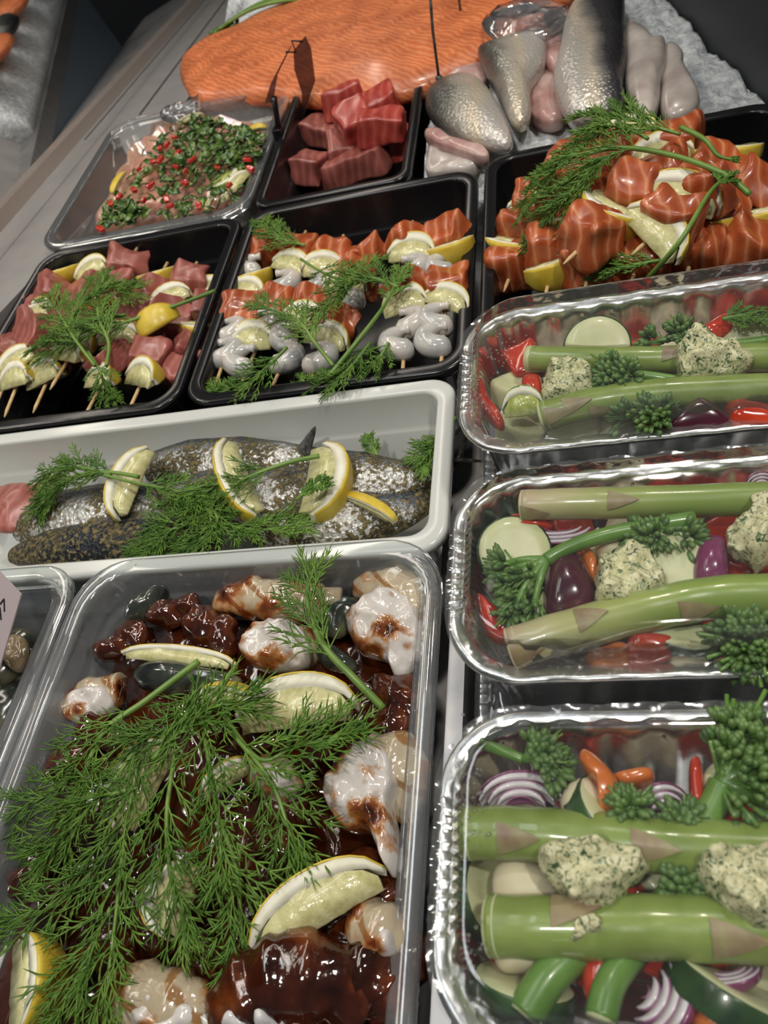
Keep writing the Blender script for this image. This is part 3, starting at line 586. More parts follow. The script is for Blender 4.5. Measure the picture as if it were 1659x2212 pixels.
dill('dill sprig down to the left of the dill bunch', [(330, 1560, 12), (250, 1680, 10), (160, 1780, 8), (100, 1840, 4)], DG, n=10, t0=.1, seed=9, **k)
dill('dill sprig reaching the bottom of the prawn tray', [(300, 1640, 10), (270, 1800, 8), (250, 1980, 6), (230, 2140, 4)], DG, n=11, t0=.1, seed=10, **k)
dill('dill sprig over the lower left of the prawn tray', [(260, 1780, 8), (200, 1880, 6), (110, 1960, 4), (30, 1990, 2)], DG, n=8, t0=.1, seed=11, **k)
dill('dill sprig in the lower middle of the bunch', [(380, 1620, 14), (360, 1760, 12), (370, 1900, 8), (400, 1990, 4)], DG, n=9, t0=.2, seed=12, **k)
dill('dill sprig end left of the lower lemon wedge', [(480, 1780, 10), (510, 1880, 8), (520, 1990, 3), (525, 2060, 0)], DG, n=7, t0=.2, seed=13, **k)
dill('dill sprig at the bottom left beside the yellow rind', [(240, 1960, 6), (190, 2060, 4), (150, 2150, 2), (120, 2215, 0)], DG, n=8, t0=.1, seed=14, **k)
dill('dill sprig top of the big bunch', [(330, 1640, 14), (400, 1570, 16), (460, 1530, 16), (510, 1520, 14)], DG, n=7, t0=.1, seed=15, **k)
dill('dill sprig at the left edge of the big bunch', [(300, 1700, 10), (210, 1720, 10), (130, 1700, 6), (70, 1730, 2)], DG, n=7, t0=.1, seed=16, **k)
# ---------------------------------------------------------------- mussel tray (left edge) and price card
mussel('open mussel with orange meat beside the price card', [(-60, 1440), (0, 1375), (60, 1360), (80, 1400), (40, 1460), (-40, 1500)], -26, 9, [(0, 1385), (45, 1372), (60, 1400), (40, 1450), (10, 1430)], 'mussels in the left tray')
for i, q in enumerate(([(-80, 1560), (-20, 1490), (60, 1470), (80, 1520), (10, 1590)], [(-120, 1660), (-40, 1590), (10, 1580), (10, 1640), (-60, 1700)], [(-120, 1500), (-60, 1450), (-20, 1480), (-60, 1540)])):
    mussel(('mussel in clear tray at left photo edge, below the open mussel', 'lowest mussel visible in the clear left tray', 'mussel farthest left in the clear left tray')[i], q, -34, 9, None, 'mussels in the left tray')
c0, c1, c2 = at(-70, 1160, 30), at(47, 1284, 30), at(-22, 1400, 10)
def card_plane(o, x, y, w, h, t):
    n = x.cross(y).normalized(); m = M(); p = [o, o+x*w, o+x*w+y*h, o+y*h]
    m.add([q-n*t/2 for q in p]+[q+n*t/2 for q in p], [(3, 2, 1, 0), (4, 5, 6, 7), (0, 1, 5, 4), (1, 2, 6, 5), (2, 3, 7, 6), (3, 0, 4, 7)]); return m
for k_ in ('card', 'ink', 'smoke'): FLAT.add(MT[k_].name)
O = at(47, 1284, 32); a1 = at(-40, 1192, 32)-O; a2 = at(-45, 1440, 4)-O; X = a1.normalized(); Y = (a2-X*a2.dot(X)).normalized()
nn = X.cross(Y).normalized(); nn = nn if nn.dot(EYE-O) > 0 else -nn
cardm = card_plane(O, X, Y, a1.length, a2.length, .6)
ink = M()
def stroke(a, b, w):
    A = O+X*a[0]+Y*a[1]+nn*.45; B = O+X*b[0]+Y*b[1]+nn*.45; d = (B-A).normalized(); s = d.cross(nn)*w/2
    ink.add([A-s, B-s, B+s, A+s, A-s+nn*.1, B-s+nn*.1, B+s+nn*.1, A+s+nn*.1], [(0, 1, 2, 3), (7, 6, 5, 4), (0, 1, 5, 4), (1, 2, 6, 5), (2, 3, 7, 6), (3, 0, 4, 7)])
def cp(px, py):                             # pixel on the card plane -> card coordinates
    d = at(px, py, 0)-EYE; t = (O-EYE).dot(nn)/d.dot(nn); q = EYE+d*t-O; return (q.dot(X), q.dot(Y))
for dx, dy in ((0, 0), (-9, 18)):
    stroke(cp(11+dx, 1294+dy), cp(11.8+dx*.8, 1321+dy), 1.0); stroke(cp(11+dx, 1294+dy), cp(2.5+dx, 1305+dy), .9)
thing('price_card', 'pinkish price card printed with 11 at the left edge', 'price card', [('card', cardm, MT['card']), ('print', ink, MT['ink'])])
# ---------------------------------------------------------------- white tray of mackerel
def fish(label, spine, rad, mt, tail=True, group='seasoned mackerel in the white tray', flat=.8, head=False):
    P = cr([at(*p) for p in spine], 6); parts = [('body', M().tube(P, rad, 16, flat=flat), MT[mt])]
    if tail:
        t = (P[-1]-P[-4]).normalized(); s = t.cross(V((0, 0, 1))).normalized(); b = P[-1]; f = M()
        for sg in (-1, 1):
            q = [b-t*3, b+t*4+s*sg*2, b+t*16+s*sg*13+V((0, 0, 3)), b+t*12+s*sg*7+V((0, 0, 1)), b+t*6]
            f.add([p+V((0, 0, .5)) for p in q]+[p-V((0, 0, .5)) for p in q], [(0, 1, 2, 3, 4), (9, 8, 7, 6, 5)]+[(i, (i+1) % 5, 5+(i+1) % 5, 5+i) for i in range(5)])
        parts.append(('tail_fin', f, MT['fin']))
    return thing('mackerel', label, 'fish', parts, group)
WZ = -30
fish('mackerel at the back of the white tray, left of the lemon wedges', [(330, 1010, WZ), (420, 1000, WZ+2), (520, 1005, WZ+2), (620, 1000, WZ+2), (690, 985, WZ)], [10, 17, 18, 13, 5], 'mackerel', False)
thing('fish_tail_fin', 'dark pointed tail fin sticking up at the back of the white tray', 'fish fin', [(None, M().pillow([at(640, 975, -22), at(655, 950, -18), at(682, 920, -8), at(675, 960, -18), at(665, 985, -22)], (EYE-at(660, 950, -18)).normalized(), 1.2, .8), MT['fin'])])
fish('mackerel at the right end of the white tray, tail to the corner', [(720, 1030, WZ+4), (780, 1040, WZ+4), (860, 1040, WZ+2), (930, 1020, WZ), (975, 1000, WZ)], [16, 17, 13, 7, 4], 'mackerel')
fish('mackerel across the middle of the white tray under the lemons', [(330, 1085, WZ), (450, 1080, WZ+6), (580, 1080, WZ+6), (720, 1070, WZ+4), (850, 1072, WZ)], [10, 18, 19, 17, 8], 'mackerel')
fish('mackerel along the near side of the white tray, right half', [(560, 1135, WZ), (660, 1130, WZ+4), (760, 1120, WZ+3), (860, 1105, WZ), (940, 1070, WZ-2)], [12, 17, 16, 11, 5], 'mackerel', False)
fish('silver headed mackerel at the left of the white tray', [(50, 1140, WZ), (120, 1125, WZ+5), (220, 1115, WZ+6), (300, 1105, WZ+4), (380, 1110, WZ)], [9, 18, 20, 17, 10], 'mackerel', False)
fish('dark-backed mackerel along the near left of the white tray', [(30, 1200, WZ+2), (120, 1185, WZ+6), (230, 1168, WZ+6), (330, 1160, WZ+4), (470, 1150, WZ)], [5, 13, 16, 16, 10], 'mackerel_dark', False)
pil('fish_belly_flap', 'reddish brown fish flap at the left end of the white tray', 'fish piece', [(-30, 1070), (40, 1045), (100, 1060), (80, 1110), (20, 1150), (-40, 1130)], -22, 6, 'tuna', None, amp=2)
WG = 'lemon wedges in the white tray'
wedge('lemon wedge at the left of the white tray, rind to the left', (272, 1122), (340, 968), (232, 1030), -8, 8, WG, ang=50)
wedge('lemon wedge leaning in the middle of the white tray', (577, 1112), (508, 945), (474, 1040), -8, 10, WG, ang=50)
wedge('lemon wedge with yellow rind to the right, white tray', (642, 1120), (672, 962), (748, 1030), -8, 5, WG, ang=45)
wedge('fallen slim lemon wedge at the right of the white tray', (738, 1082), (858, 1138), (812, 1096), -18, 9, WG, ang=40)
wedge('small lemon wedge at the far left of the white tray', (90, 1075), (135, 1040), (100, 1035), -20, 8, WG)
DW = 'dill sprigs on the mackerel'; k = dict(r=.30, zmin=-18, bl=17, leaf=9, m_=5, fork=2)
dill('dill sprig at the left end of the white tray', [(300, 1030, 0), (230, 1020, 2), (160, 1030, 2), (110, 1070, -4)], DW, n=12, t0=.3, seed=31, sr=1.3, **k)
dill('dill sprig hanging down the left of the white tray', [(240, 1025, 2), (170, 1010, 4), (110, 1020, 0), (90, 1090, -8)], DW, n=12, t0=.3, seed=32, **k)
dill('dill sprig over the left lemon wedge of the white tray', [(200, 1020, 2), (300, 1045, 2), (380, 1060, 0), (430, 1085, -4)], DW, n=10, t0=.4, seed=33, **k)
dill('dill sprig with a stem reaching the right lemon wedge', [(690, 985, -2), (620, 1000, 0), (540, 1030, 0), (470, 1070, -4), (400, 1090, -8)], DW, n=13, t0=.4, seed=34, sr=1.3, **k)
dill('dill sprig in the middle of the white tray', [(480, 1040, -2), (420, 1080, -4), (360, 1120, -8), (330, 1160, -10)], DW, n=14, t0=.1, seed=35, **k)
dill('dill sprig along the near rim of the white tray', [(400, 1090, -6), (480, 1130, -8), (560, 1145, -8), (640, 1130, -10)], DW, n=14, t0=.1, seed=36, **k)
dill('dill sprig below the middle lemon of the white tray', [(430, 1070, -4), (470, 1120, -6), (440, 1160, -6), (400, 1180, -8)], DW, n=13, t0=.1, seed=37, **k)
dill('dill sprig at the near left rim of the white tray', [(450, 1110, -6), (380, 1140, -6), (340, 1175, -6), (320, 1190, -6)], DW, n=11, t0=.1, seed=38, **k)
dill('dill sprig standing in the right corner of the white tray', [(985, 900, -2), (965, 940, -8), (940, 965, -14), (925, 990, -18)], DW, n=10, t0=.3, seed=39, **k)
dill('tiny dill tip on the back wall of the white tray', [(815, 985, -22), (808, 968, -20), (800, 955, -18)], DW, n=4, t0=.1, seed=40, r=.3, zmin=-24, bl=7, leaf=4)
dill('single dill tip right of the right lemon wedge', [(640, 1080, 0), (665, 1060, 2), (690, 1045, 2)], DW, n=5, t0=.2, seed=41, r=.3, zmin=-6, bl=8, leaf=5)
# ---------------------------------------------------------------- black trays with kebabs
KL = 'tuna kebabs in the left black tray'
ks = [((135, 585), (30, 850), -10, 'ltltll'), ((215, 575), (95, 840), -12, 'ltttl'), ((285, 555), (140, 790), -6, 'ttltll'), ((350, 590), (210, 850), -10, 'lttltl'), ((415, 590), (300, 840), -6, 'tltltl'), ((468, 625), (395, 840), -14, 'ltltt'), ((98, 650), (12, 830), -14, 'tttl')]
nm = ('first', 'second', 'third', 'fourth', 'fifth', 'rightmost', 'leftmost')
for i, (f, n, z, s) in enumerate(ks):
    kebab('kebab', nm[i]+' tuna and lemon kebab'+('' if i > 4 else ' from the left tip')+' in the left black tray', 'kebab', f, n, z, z, s, 'tuna', KL, w=25, h=20, seed=50+i, ext=(12, 22), lem=(27, 19))
DL = 'dill sprigs on the tuna kebabs'; k = dict(r=.30, zmin=-4, bl=21, leaf=10, m_=5, fork=2)
dill('dill sprig with a long stem over the right rim of tuna kebabs', [(465, 628, 8), (380, 660, 10), (290, 690, 12), (200, 720, 10), (110, 760, 4)], DL, n=10, t0=.5, seed=61, sr=1.3, **k)
dill('dill sprig with a bent stem in the middle of the tuna kebabs', [(230, 790, 12), (235, 740, 14), (212, 680, 16), (215, 600, 12)], DL, n=12, t0=.4, seed=62, sr=1.3, **k)
dill('dill sprig at the left of the tuna kebabs, stem pointing down', [(205, 790, 12), (160, 730, 14), (130, 680, 12), (110, 640, 8)], DL, n=12, t0=.3, seed=63, sr=1.2, **k)
dill('dill sprig at the back of the tuna kebabs', [(150, 700, 14), (180, 650, 16), (230, 620, 14), (280, 630, 10)], DL, n=14, t0=.1, seed=64, **k)
dill('dill sprig at the front of the tuna kebabs', [(190, 760, 10), (215, 800, 10), (225, 830, 4), (235, 850, 0)], DL, n=9, t0=.3, seed=65, r=.3, zmin=-8, bl=14, leaf=6)
dill('dill sprig in the middle left of the tuna kebabs', [(270, 680, 14), (190, 690, 14), (130, 720, 10), (90, 740, 4)], DL, n=13, t0=.1, seed=66, **k)
KM = 'prawn and salmon kebabs in the middle tray'
ks = [((570, 520), (480, 790), -12, 'spllspp'), ((650, 525), (530, 810), -14, 'slpsplp'), ((730, 535), (605, 800), -14, 'slpslpp'), ((800, 535), (680, 800), -14, 'sslpslp'), ((890, 505), (872, 770), -4, 'slpslpp'), ((975, 495), (955, 760), -4, 'slpslpp')]
nm = ('leftmost', 'second', 'third', 'fourth', 'fifth', 'rightmost')
for i, (f, n, z, s) in enumerate(ks):
    kebab('kebab', nm[i]+' prawn, salmon and lemon kebab'+(' from the left' if 0 < i < 5 else '')+' in the middle black tray', 'kebab', f, n, z, z+2, s, 'salmon', KM, w=24, h=19, seed=80+i, ext=(14, 16), over=1.12, lem=(28, 20))
DM = 'dill sprigs on the prawn kebabs'; k = dict(r=.30, zmin=-6, bl=17, leaf=9, m_=5, fork=2)
dill('dill sprig at the far left of the middle black tray', [(660, 530, -4), (620, 520, 0), (590, 500, 2), (570, 480, 0)], DM, n=12, t0=.1, seed=91, **k)
dill('dill sprig with twin stems over the right prawn kebabs', [(705, 820, 4), (770, 740, 12), (830, 660, 14), (865, 590, 10)], DM, n=7, t0=.75, seed=92, sr=1.5, r=.3, zmin=-6, bl=12, leaf=6)
dill('dill sprig in the centre of the prawn kebabs', [(860, 620, 12), (800, 600, 14), (750, 620, 14), (690, 680, 10)], DM, n=14, t0=.15, seed=93, **k)
dill('dill sprig left of centre on the prawn kebabs', [(720, 790, 6), (680, 740, 10), (640, 690, 12), (560, 660, 8)], DM, n=13, t0=.35, seed=94, sr=1.2, **k)
dill('dill sprig at the front left of the prawn kebabs', [(620, 750, 8), (580, 790, 6), (530, 830, 0), (470, 840, -6)], DM, n=12, t0=.2, seed=95, **k)
dill('dill sprig at the front middle of the prawn kebabs', [(800, 740, 8), (760, 790, 6), (720, 820, 2), (660, 830, -4)], DM, n=11, t0=.1, seed=96, **k)
dill('dill sprig at the back centre of the prawn kebabs', [(650, 560, 2), (700, 590, 6), (740, 600, 8), (800, 570, 4)], DM, n=9, t0=.3, seed=97, **k)
dill('dill sprig front right on the prawn kebabs', [(840, 740, 8), (815, 780, 4), (790, 800, 0), (780, 815, -4)], DM, n=9, t0=.1, seed=98, r=.3, zmin=-10, bl=13, leaf=6)
KR = 'salmon kebabs in the right black tray'
ks = [((1170, 420), (1100, 600), -6, 'slsls'), ((1250, 340), (1185, 610), 6, 'slslsl'), ((1350, 290), (1270, 600), 12, 'lslslss'), ((1450, 290), (1370, 590), 14, 'slslsls'), ((1560, 330), (1490, 570), 12, 'lslsls'), ((1640, 400), (1610, 570), 8, 'sls'), ((1400, 400), (1250, 540), 30, 'sls'), ((1540, 400), (1400, 520), 30, 'slsl')]
nm = ('leftmost', 'second', 'third', 'fourth', 'fifth', 'rightmost', 'topmost left', 'topmost right')
for i, (f, n, z, s) in enumerate(ks):
    kebab('kebab', nm[i]+' salmon and lemon kebab'+(' from the left' if 0 < i < 5 else '')+' in the right black tray', 'kebab', f, n, z, z-2, s, 'salmon', KR, w=30, h=26, seed=101+i, ext=(8, 12), over=1.12, lem=(36, 24))
DR = 'dill sprigs on the salmon kebabs'; k = dict(r=.32, zmin=0, bl=21, leaf=10, m_=5, fork=2)
dill('dill sprig with long stems at the right of the salmon kebabs', [(1400, 600, 22), (1470, 520, 44), (1530, 420, 48), (1565, 385, 46)], DR, n=4, t0=.85, seed=111, sr=1.4, r=.32, zmin=0, bl=8, leaf=5)
dill('dill sprig arching over the top of the salmon kebabs', [(1620, 420, 40), (1560, 375, 46), (1450, 335, 48), (1330, 320, 46), (1220, 350, 36), (1150, 430, 20)], DR, n=13, t0=.55, seed=112, sr=1.5, **k)
dill('dill sprig at the top left of the salmon kebabs', [(1400, 300, 44), (1330, 270, 46), (1260, 310, 40), (1180, 370, 26)], DR, n=15, t0=.1, seed=113, **k)
dill('dill sprig on the peak of the salmon kebabs', [(1470, 290, 40), (1400, 270, 44), (1340, 250, 44), (1270, 250, 38)], DR, n=13, t0=.15, seed=114, **k)
dill('dill sprig hanging at the left of the salmon kebabs', [(1300, 340, 44), (1240, 400, 36), (1190, 460, 24), (1160, 500, 14)], DR, n=14, t0=.1, seed=115, **k)
dill('dill sprig at the middle left of the salmon kebabs', [(1330, 330, 46), (1280, 370, 42), (1230, 440, 32), (1180, 400, 26)], DR, n=13, t0=.1, seed=116, **k)
dill('dill sprig at the front of the salmon kebabs', [(1440, 560, 26), (1380, 570, 24), (1330, 580, 20), (1295, 590, 14)], DR, n=9, t0=.2, seed=117, r=.32, zmin=0, bl=13, leaf=6)
dill('curved dill stem at the far right of the salmon kebabs', [(1470, 275, 40), (1520, 300, 40), (1550, 335, 36), (1580, 345, 34)], DR, n=3, t0=.9, seed=118, sr=1.5, r=.3, zmin=0, bl=4, leaf=3)
# ---------------------------------------------------------------- tuna tray
TG = 'tuna chunks in the narrow black tray'; Rt = random.Random(5)
for i, (x, y, z, s, lab) in enumerate(((745, 215, -4, (34, 26, 22), 'tuna chunk at the back of the narrow black tray, left'), (820, 230, -4, (32, 30, 22), 'tuna chunk at the back of the narrow black tray, right'), (765, 262, 2, (26, 28, 22), 'tuna cube on top of the pile, left'), (825, 272, 2, (34, 26, 20), 'red tuna chunk on top of the pile, right'),
        (700, 285, -22, (36, 28, 18), 'tuna chunk against the left wall of narrow tray'), (770, 320, -18, (44, 28, 20), 'tuna slab in the middle of the narrow tray'), (840, 320, -20, (28, 28, 18), 'tuna chunk at the right wall of the narrow tray'),
        (672, 362, -22, (24, 30, 20), 'tuna chunk at the near left of the narrow tray'), (775, 352, -20, (52, 30, 20), 'long tuna block at the near side of narrow tray'), (740, 385, -34, (40, 24, 18), 'tuna chunk at the near wall of the narrow tray'), (850, 290, -14, (22, 34, 20), 'tuna chunk near the right rim, mid tray'))):
    a = Rt.uniform(-.5, .5)
    thing('tuna_chunk', lab, 'tuna', [(None, M().rcube(at(x, y, z), s, V((math.cos(a), math.sin(a), Rt.uniform(-.25, .25))), V((Rt.uniform(-.3, .3), Rt.uniform(-.3, .3), 1)), .24, 3, .07), MT['tuna' if i in (7, 8, 9, 5, 4) else 'tuna_red'])], TG)
# ---------------------------------------------------------------- herb and chilli fish salad
Rs = random.Random(9)
poly = [(215, 490), (235, 440), (270, 370), (310, 320), (365, 270), (420, 250), (500, 270), (575, 290), (560, 330), (540, 380), (520, 435), (430, 465), (320, 480)]
pil('fish_slices', 'heap of marinated pink fish slices under the herbs in the clear salad tray', 'fish', poly, -30, 20, 'seafish', None, hB=20, amp=10, fr=.07, k=4)
def inpoly(x, y):
    c = False
    for i in range(len(poly)):
        (a, b), (d, e) = poly[i], poly[i-1]
        if (b > y) != (e > y) and x < (d-a)*(y-b)/(e-b)+a: c = not c
    return c
lm = M(); cnt = 0
while cnt < 620:
    x, y = Rs.uniform(210, 580), Rs.uniform(250, 495)
    if not inpoly(x, y): continue
    dense = (x > 370 and y < 370) or (y > 440 and x < 300) or Rs.random() < .3
    if not dense: continue
    cnt += 1; z = -6+Rs.uniform(-2, 9)+(5 if (x > 380 and y < 350) else 0); c = at(x, y, z); a = Rs.uniform(0, 6.28); X = V((math.cos(a), math.sin(a), Rs.uniform(-.6, .6))).normalized(); Z = V((Rs.uniform(-.8, .8), Rs.uniform(-.8, .8), 1)); Z = (Z-X*Z.dot(X)).normalized(); Y = Z.cross(X)
    l = Rs.uniform(5, 13); w = l*Rs.uniform(.15, .42); cu = Rs.uniform(-.3, .5)*l
    up = [c-X*l/2, c-X*l*.15+Y*w+Z*cu*.3, c+X*l*.3+Y*w*.7+Z*cu*.3, c+X*l/2+Z*cu*.2, c+X*l*.3-Y*w*.7+Z*cu*.3, c-X*l*.15-Y*w+Z*cu*.3, c+Z*.1*l*0]
    lo = [p-Z*.5 for p in up]; F = [(6, i, (i+1) % 6) for i in range(6)]; F += [(7+6, 7+(i+1) % 6, 7+i) for i in range(6)]; F += [(i, 7+i, 7+(i+1) % 6, (i+1) % 6) for i in range(6)]
    lm.add(up+lo, F)
thing('chopped_herbs', 'chopped green herbs scattered over the salad in the clear tray', 'herbs', [(None, lm, MT['herb'])], kind='stuff')
for x, y in ((378, 297), (345, 320), (330, 350), (360, 312), (385, 330), (400, 370), (345, 345), (380, 360), (400, 395), (310, 432), (360, 430), (368, 445), (430, 445), (258, 425), (535, 345), (540, 365), (495, 400), (415, 345), (290, 410), (240, 440), (470, 360), (325, 400), (300, 365), (217, 495)):
    a = Rs.uniform(0, 3.1)
    thing('chilli_piece', 'small chopped piece of red chilli in the clear salad tray', 'chilli', [(None, M().rcube(at(x, y, 4), (Rs.uniform(4, 8), 4, 3), V((math.cos(a), math.sin(a), .2)), V((0, .3, 1)), .4, .8, .2, 4), MT['chilli'])], 'chilli pieces in the salad')
SG = 'citrus pieces in the salad'
wedge('lime slice at the front right of the salad', (440, 408), (488, 362), (485, 400), -2, 3, SG, lime=True, ang=30, flip=False)
wedge('lemon wedge against the right wall of the salad tray', (505, 418), (545, 372), (500, 378), -2, 5, SG, ang=50)
wedge('lemon wedge with yellow rind at the left of the salad', (245, 425), (275, 378), (243, 390), -6, 6, SG, ang=60, flip=True)
wedge('pale lemon wedge at the back of the salad', (382, 275), (445, 252), (408, 248), 2, 6, SG, ang=50)
wedge('lemon wedge at the back right of the salad', (540, 290), (580, 280), (560, 276), -2, 5, SG)
wedge('lime wedge with green rind in the middle of the salad', (295, 395), (350, 362), (315, 365), -4, 4, SG, lime=True, flip=True)
wedge('small lemon piece at the front right of the salad', (448, 458), (470, 420), (450, 428), -6, 4, SG)
wedge('small lemon piece beside the right wall lemon', (480, 440), (510, 420), (490, 412), -6, 4, SG)
# ---------------------------------------------------------------- vegetables in the foil trays
def asparagus(label, pts, r, seed=0, bracts=((.12, .5), (.45, -.3), (.8, .4)), cutpale=False):
    R = random.Random(seed); P = cr([at(*p) for p in pts], 8); L = len(P)
    body = M().tube(P, [r*(1+.015*math.sin(i*1.3)) for i in range(L)], 16)
    parts = [('stalk', body, MT['asparagus_pale' if cutpale else 'asparagus'])]
    for t, ang in bracts:
        j = int(t*(L-1)); p = P[j]; T = (P[min(j+1, L-1)]-P[max(0, j-1)]).normalized(); up = (EYE-p); up = (up-T*up.dot(T)).normalized(); sd = T.cross(up)
        up2 = up*math.cos(ang)+sd*math.sin(ang); sd2 = T.cross(up2); v = []; f = []; n = 6; ln = r*R.uniform(1.4, 1.9)
        for lay in (1.07, 1.0):
            for i in range(n):
                s = i/(n-1); hw = .58*(1-s**1.2)+.02
                for k in range(7):
                    a = -hw+2*hw*k/6; rr_ = r*(lay+.03*s*(lay > 1.02)); v.append(p+T*ln*s+(up2*math.cos(a)+sd2*math.sin(a))*rr_)
        for b in (0, n*7):
            for i in range(n-1):
                for k in range(6):
                    q = (b+i*7+k, b+i*7+k+1, b+(i+1)*7+k+1, b+(i+1)*7+k); f.append(q if b else q[::-1])
        parts.append(('bract', M().add(v, f), MT['bract']))
    t = (P[0]-P[1]).normalized(); parts.append(('cut_end', M().tube([P[0]-t*2.5, P[0]+t*.3, P[0]+t*.8], [r*1.015, r*1.0, r*.82], 16), MT['parsnip' if cutpale else 'zuc']))
    return thing('asparagus_spear', label, 'asparagus', parts, 'asparagus spears')
def buds(m, c, d, R, n=34, spread=7, ln=2.6, wd=1.15):
    d = d.normalized(); s = d.cross(V((.2, .1, 1))).normalized(); u = s.cross(d)
    for i in range(n):
        a = R.uniform(0, 6.28); q = math.sqrt(R.random())*1.25; dd = (d*math.cos(q)+(s*math.cos(a)+u*math.sin(a))*math.sin(q)).normalized()
        p = c+dd*spread*R.uniform(.7, 1.0); m.blob(p, (ln*R.uniform(.8, 1.1), wd, wd), dd, dd.cross(V((.3, .5, .2))), nu=6, nv=4)
def broc(label, stem, heads, r=2.6, seed=0, z=44, n=34, spread=8, ln=2.6):
    """stem: pixel path from the cut end; heads: (px, py) bud clusters"""
    R = random.Random(seed); S_ = [at(*p) for p in stem]; P = cr(S_, 6); st = M().tube(P, [r, r*.9, r*.8], 10); fl = M()
    for h in heads:
        H = at(h[0], h[1], h[2] if len(h) > 2 else z); b = P[-1] if len(h) < 4 else P[int(h[3]*(len(P)-1))]
        mid = (b+H)/2+V((0, 0, 2)); st.tube(cr([b, mid, H], 4), [r*.6, r*.45, r*.35], 7); buds(fl, H-(H-b).normalized()*spread*.5, (H-b)+V((0, 0, 6)), R, n, spread, ln)
        d = (H-b).normalized()
        for i in range(9):
            q = H+V((R.uniform(-1, 1), R.uniform(-1, 1), R.uniform(0, .8)))*spread*.8; st.tube([H-d*spread, q], r*.16, 5)
    return thing('broccolini', label, 'broccolini', [('stem', st, MT['broc_stem']), ('florets', fl, MT['broc'])], 'broccolini stems')
def butter(label, outline, z, h, crumbs=()):
    c = [at(*p, z) for p in outline]
    return thing('herb_butter', label, 'herb butter', [(None, lumpy(M().pillow(c, V((0, 0, 1)), h, 3, k=5, amp=6, fr=.14, sub=7, rs=(1, .985, .95, .9, .83, .74, .64, .53, .42, .3, .18, .06)), 1.5, .28), MT['butter'])], 'herb butter lumps')
def onion(label, A, B, C, z, dz=6, ang=70, dark=False, flip=False, layers=3):
    A, B, C = at(*A, z), at(*B, z), at(*C, z+dz); X = (B-A); L = X.length; X.normalize(); c = (A+B)/2; D = C-c; D = D-X*D.dot(X); r = D.length; D.normalize(); Nn = X.cross(D)
    if Nn.dot(EYE-c) < 0: Nn = -Nn
    if flip: Nn = -Nn
    a = math.radians(ang); parts = [('skin', shell_sector(c, X, D, Nn, L, r, a, .93, 1.0, point=.45), MT['onion_dark' if dark else 'onion'])]; f1 = .93
    for i in range(layers):
        f0 = f1-.2; parts.append(('layer', shell_sector(c, X, D, Nn, L*f1, r, a*(.99-.01*i), f0+.035, f1+.003, point=.45), MT['onion_w'])); parts.append(('layer_skin', shell_sector(c, X, D, Nn, L*f0*1.04, r, a*(.985-.01*i), f0-.003, f0+.037, point=.45), MT['onion_l'])); f1 = f0
    return thing('red_onion_piece', label, 'red onion', parts, 'red onion pieces')
def zucc(label, c, z, r, nrm, th=7, half=None):
    c = at(*c, z); n = V(nrm).normalized(); s = n.cross(V((.1, .2, 1))).normalized(); u = s.cross(n); a0, a1 = half or (0, 6.283)
    def ring(rad, h): 
        k = 26; q = [c+n*h+(s*math.cos(a0+(a1-a0)*i/k)+u*math.sin(a0+(a1-a0)*i/k))*rad for i in range(k+(1 if half else 0))]
        return q
    fl = M().loft([ring(r*.6, -th/2-.3), ring(r*.93, -th/2-.25), ring(r*.95, -th/2), ring(r*.95, th/2), ring(r*.93, th/2+.25), ring(r*.6, th/2+.35), ring(r*.2, th/2+.4)])
    sk = M().loft([ring(r*.93, -th/2), ring(r*.99, -th/2), ring(r, -th/2+.5), ring(r, th/2-.5), ring(r*.99, th/2), ring(r*.93, th/2)])
    return thing('courgette_slice', label, 'courgette', [('flesh', fl, MT['zuc']), ('skin', sk, MT['zuc_skin'])], 'courgette slices')
def pep(label, outline, z, h=6, o=False): return pil('pepper_piece', label, 'pepper', outline, z, h, 'pepper_o' if o else 'pepper', 'pepper pieces', amp=2.5, fr=.08, k=3)
# filler lying under the visible layer of each foil tray
Rf = random.Random(33)
for (y0, y1, w) in FT:
    for i in range(27):
        x = -27+i % 9*17.5+Rf.uniform(-4, 4); y = y0+(27, 45, 62)[i//9]+Rf.uniform(-3, 3); c = V((x, y, FZ-16+Rf.uniform(-3, 3))); ty = Rf.choice(('p', 'p', 'z', 'n', 'd')); a = Rf.uniform(0, 6.28); X = V((math.cos(a), math.sin(a), Rf.uniform(-.3, .3)))
        nm_, mt_, lb = {'p': ('pepper_piece', 'pepper', 'red pepper chunk'), 'z': ('courgette_chunk', 'zuc', 'pale courgette chunk'), 'n': ('root_chunk', 'parsnip', 'pale root chunk'), 'd': ('courgette_chunk', 'zuc_skin', 'dark green courgette chunk')}[ty]
        thing(nm_, lb+' low in the '+{'far': 'farthest', 'middle': 'middle', 'near': 'nearest'}[w]+' foil tray, under the other vegetables', lb.split()[1 if ty != 'd' else 2] if ty != 'n' else 'root vegetable', [(None, M().rcube(c, (20, 16, 13), X, V((Rf.uniform(-.4, .4), Rf.uniform(-.4, .4), 1)), .35, 2.5, .08, 4), MT[mt_])], lb+'s low in the '+w+' foil tray')
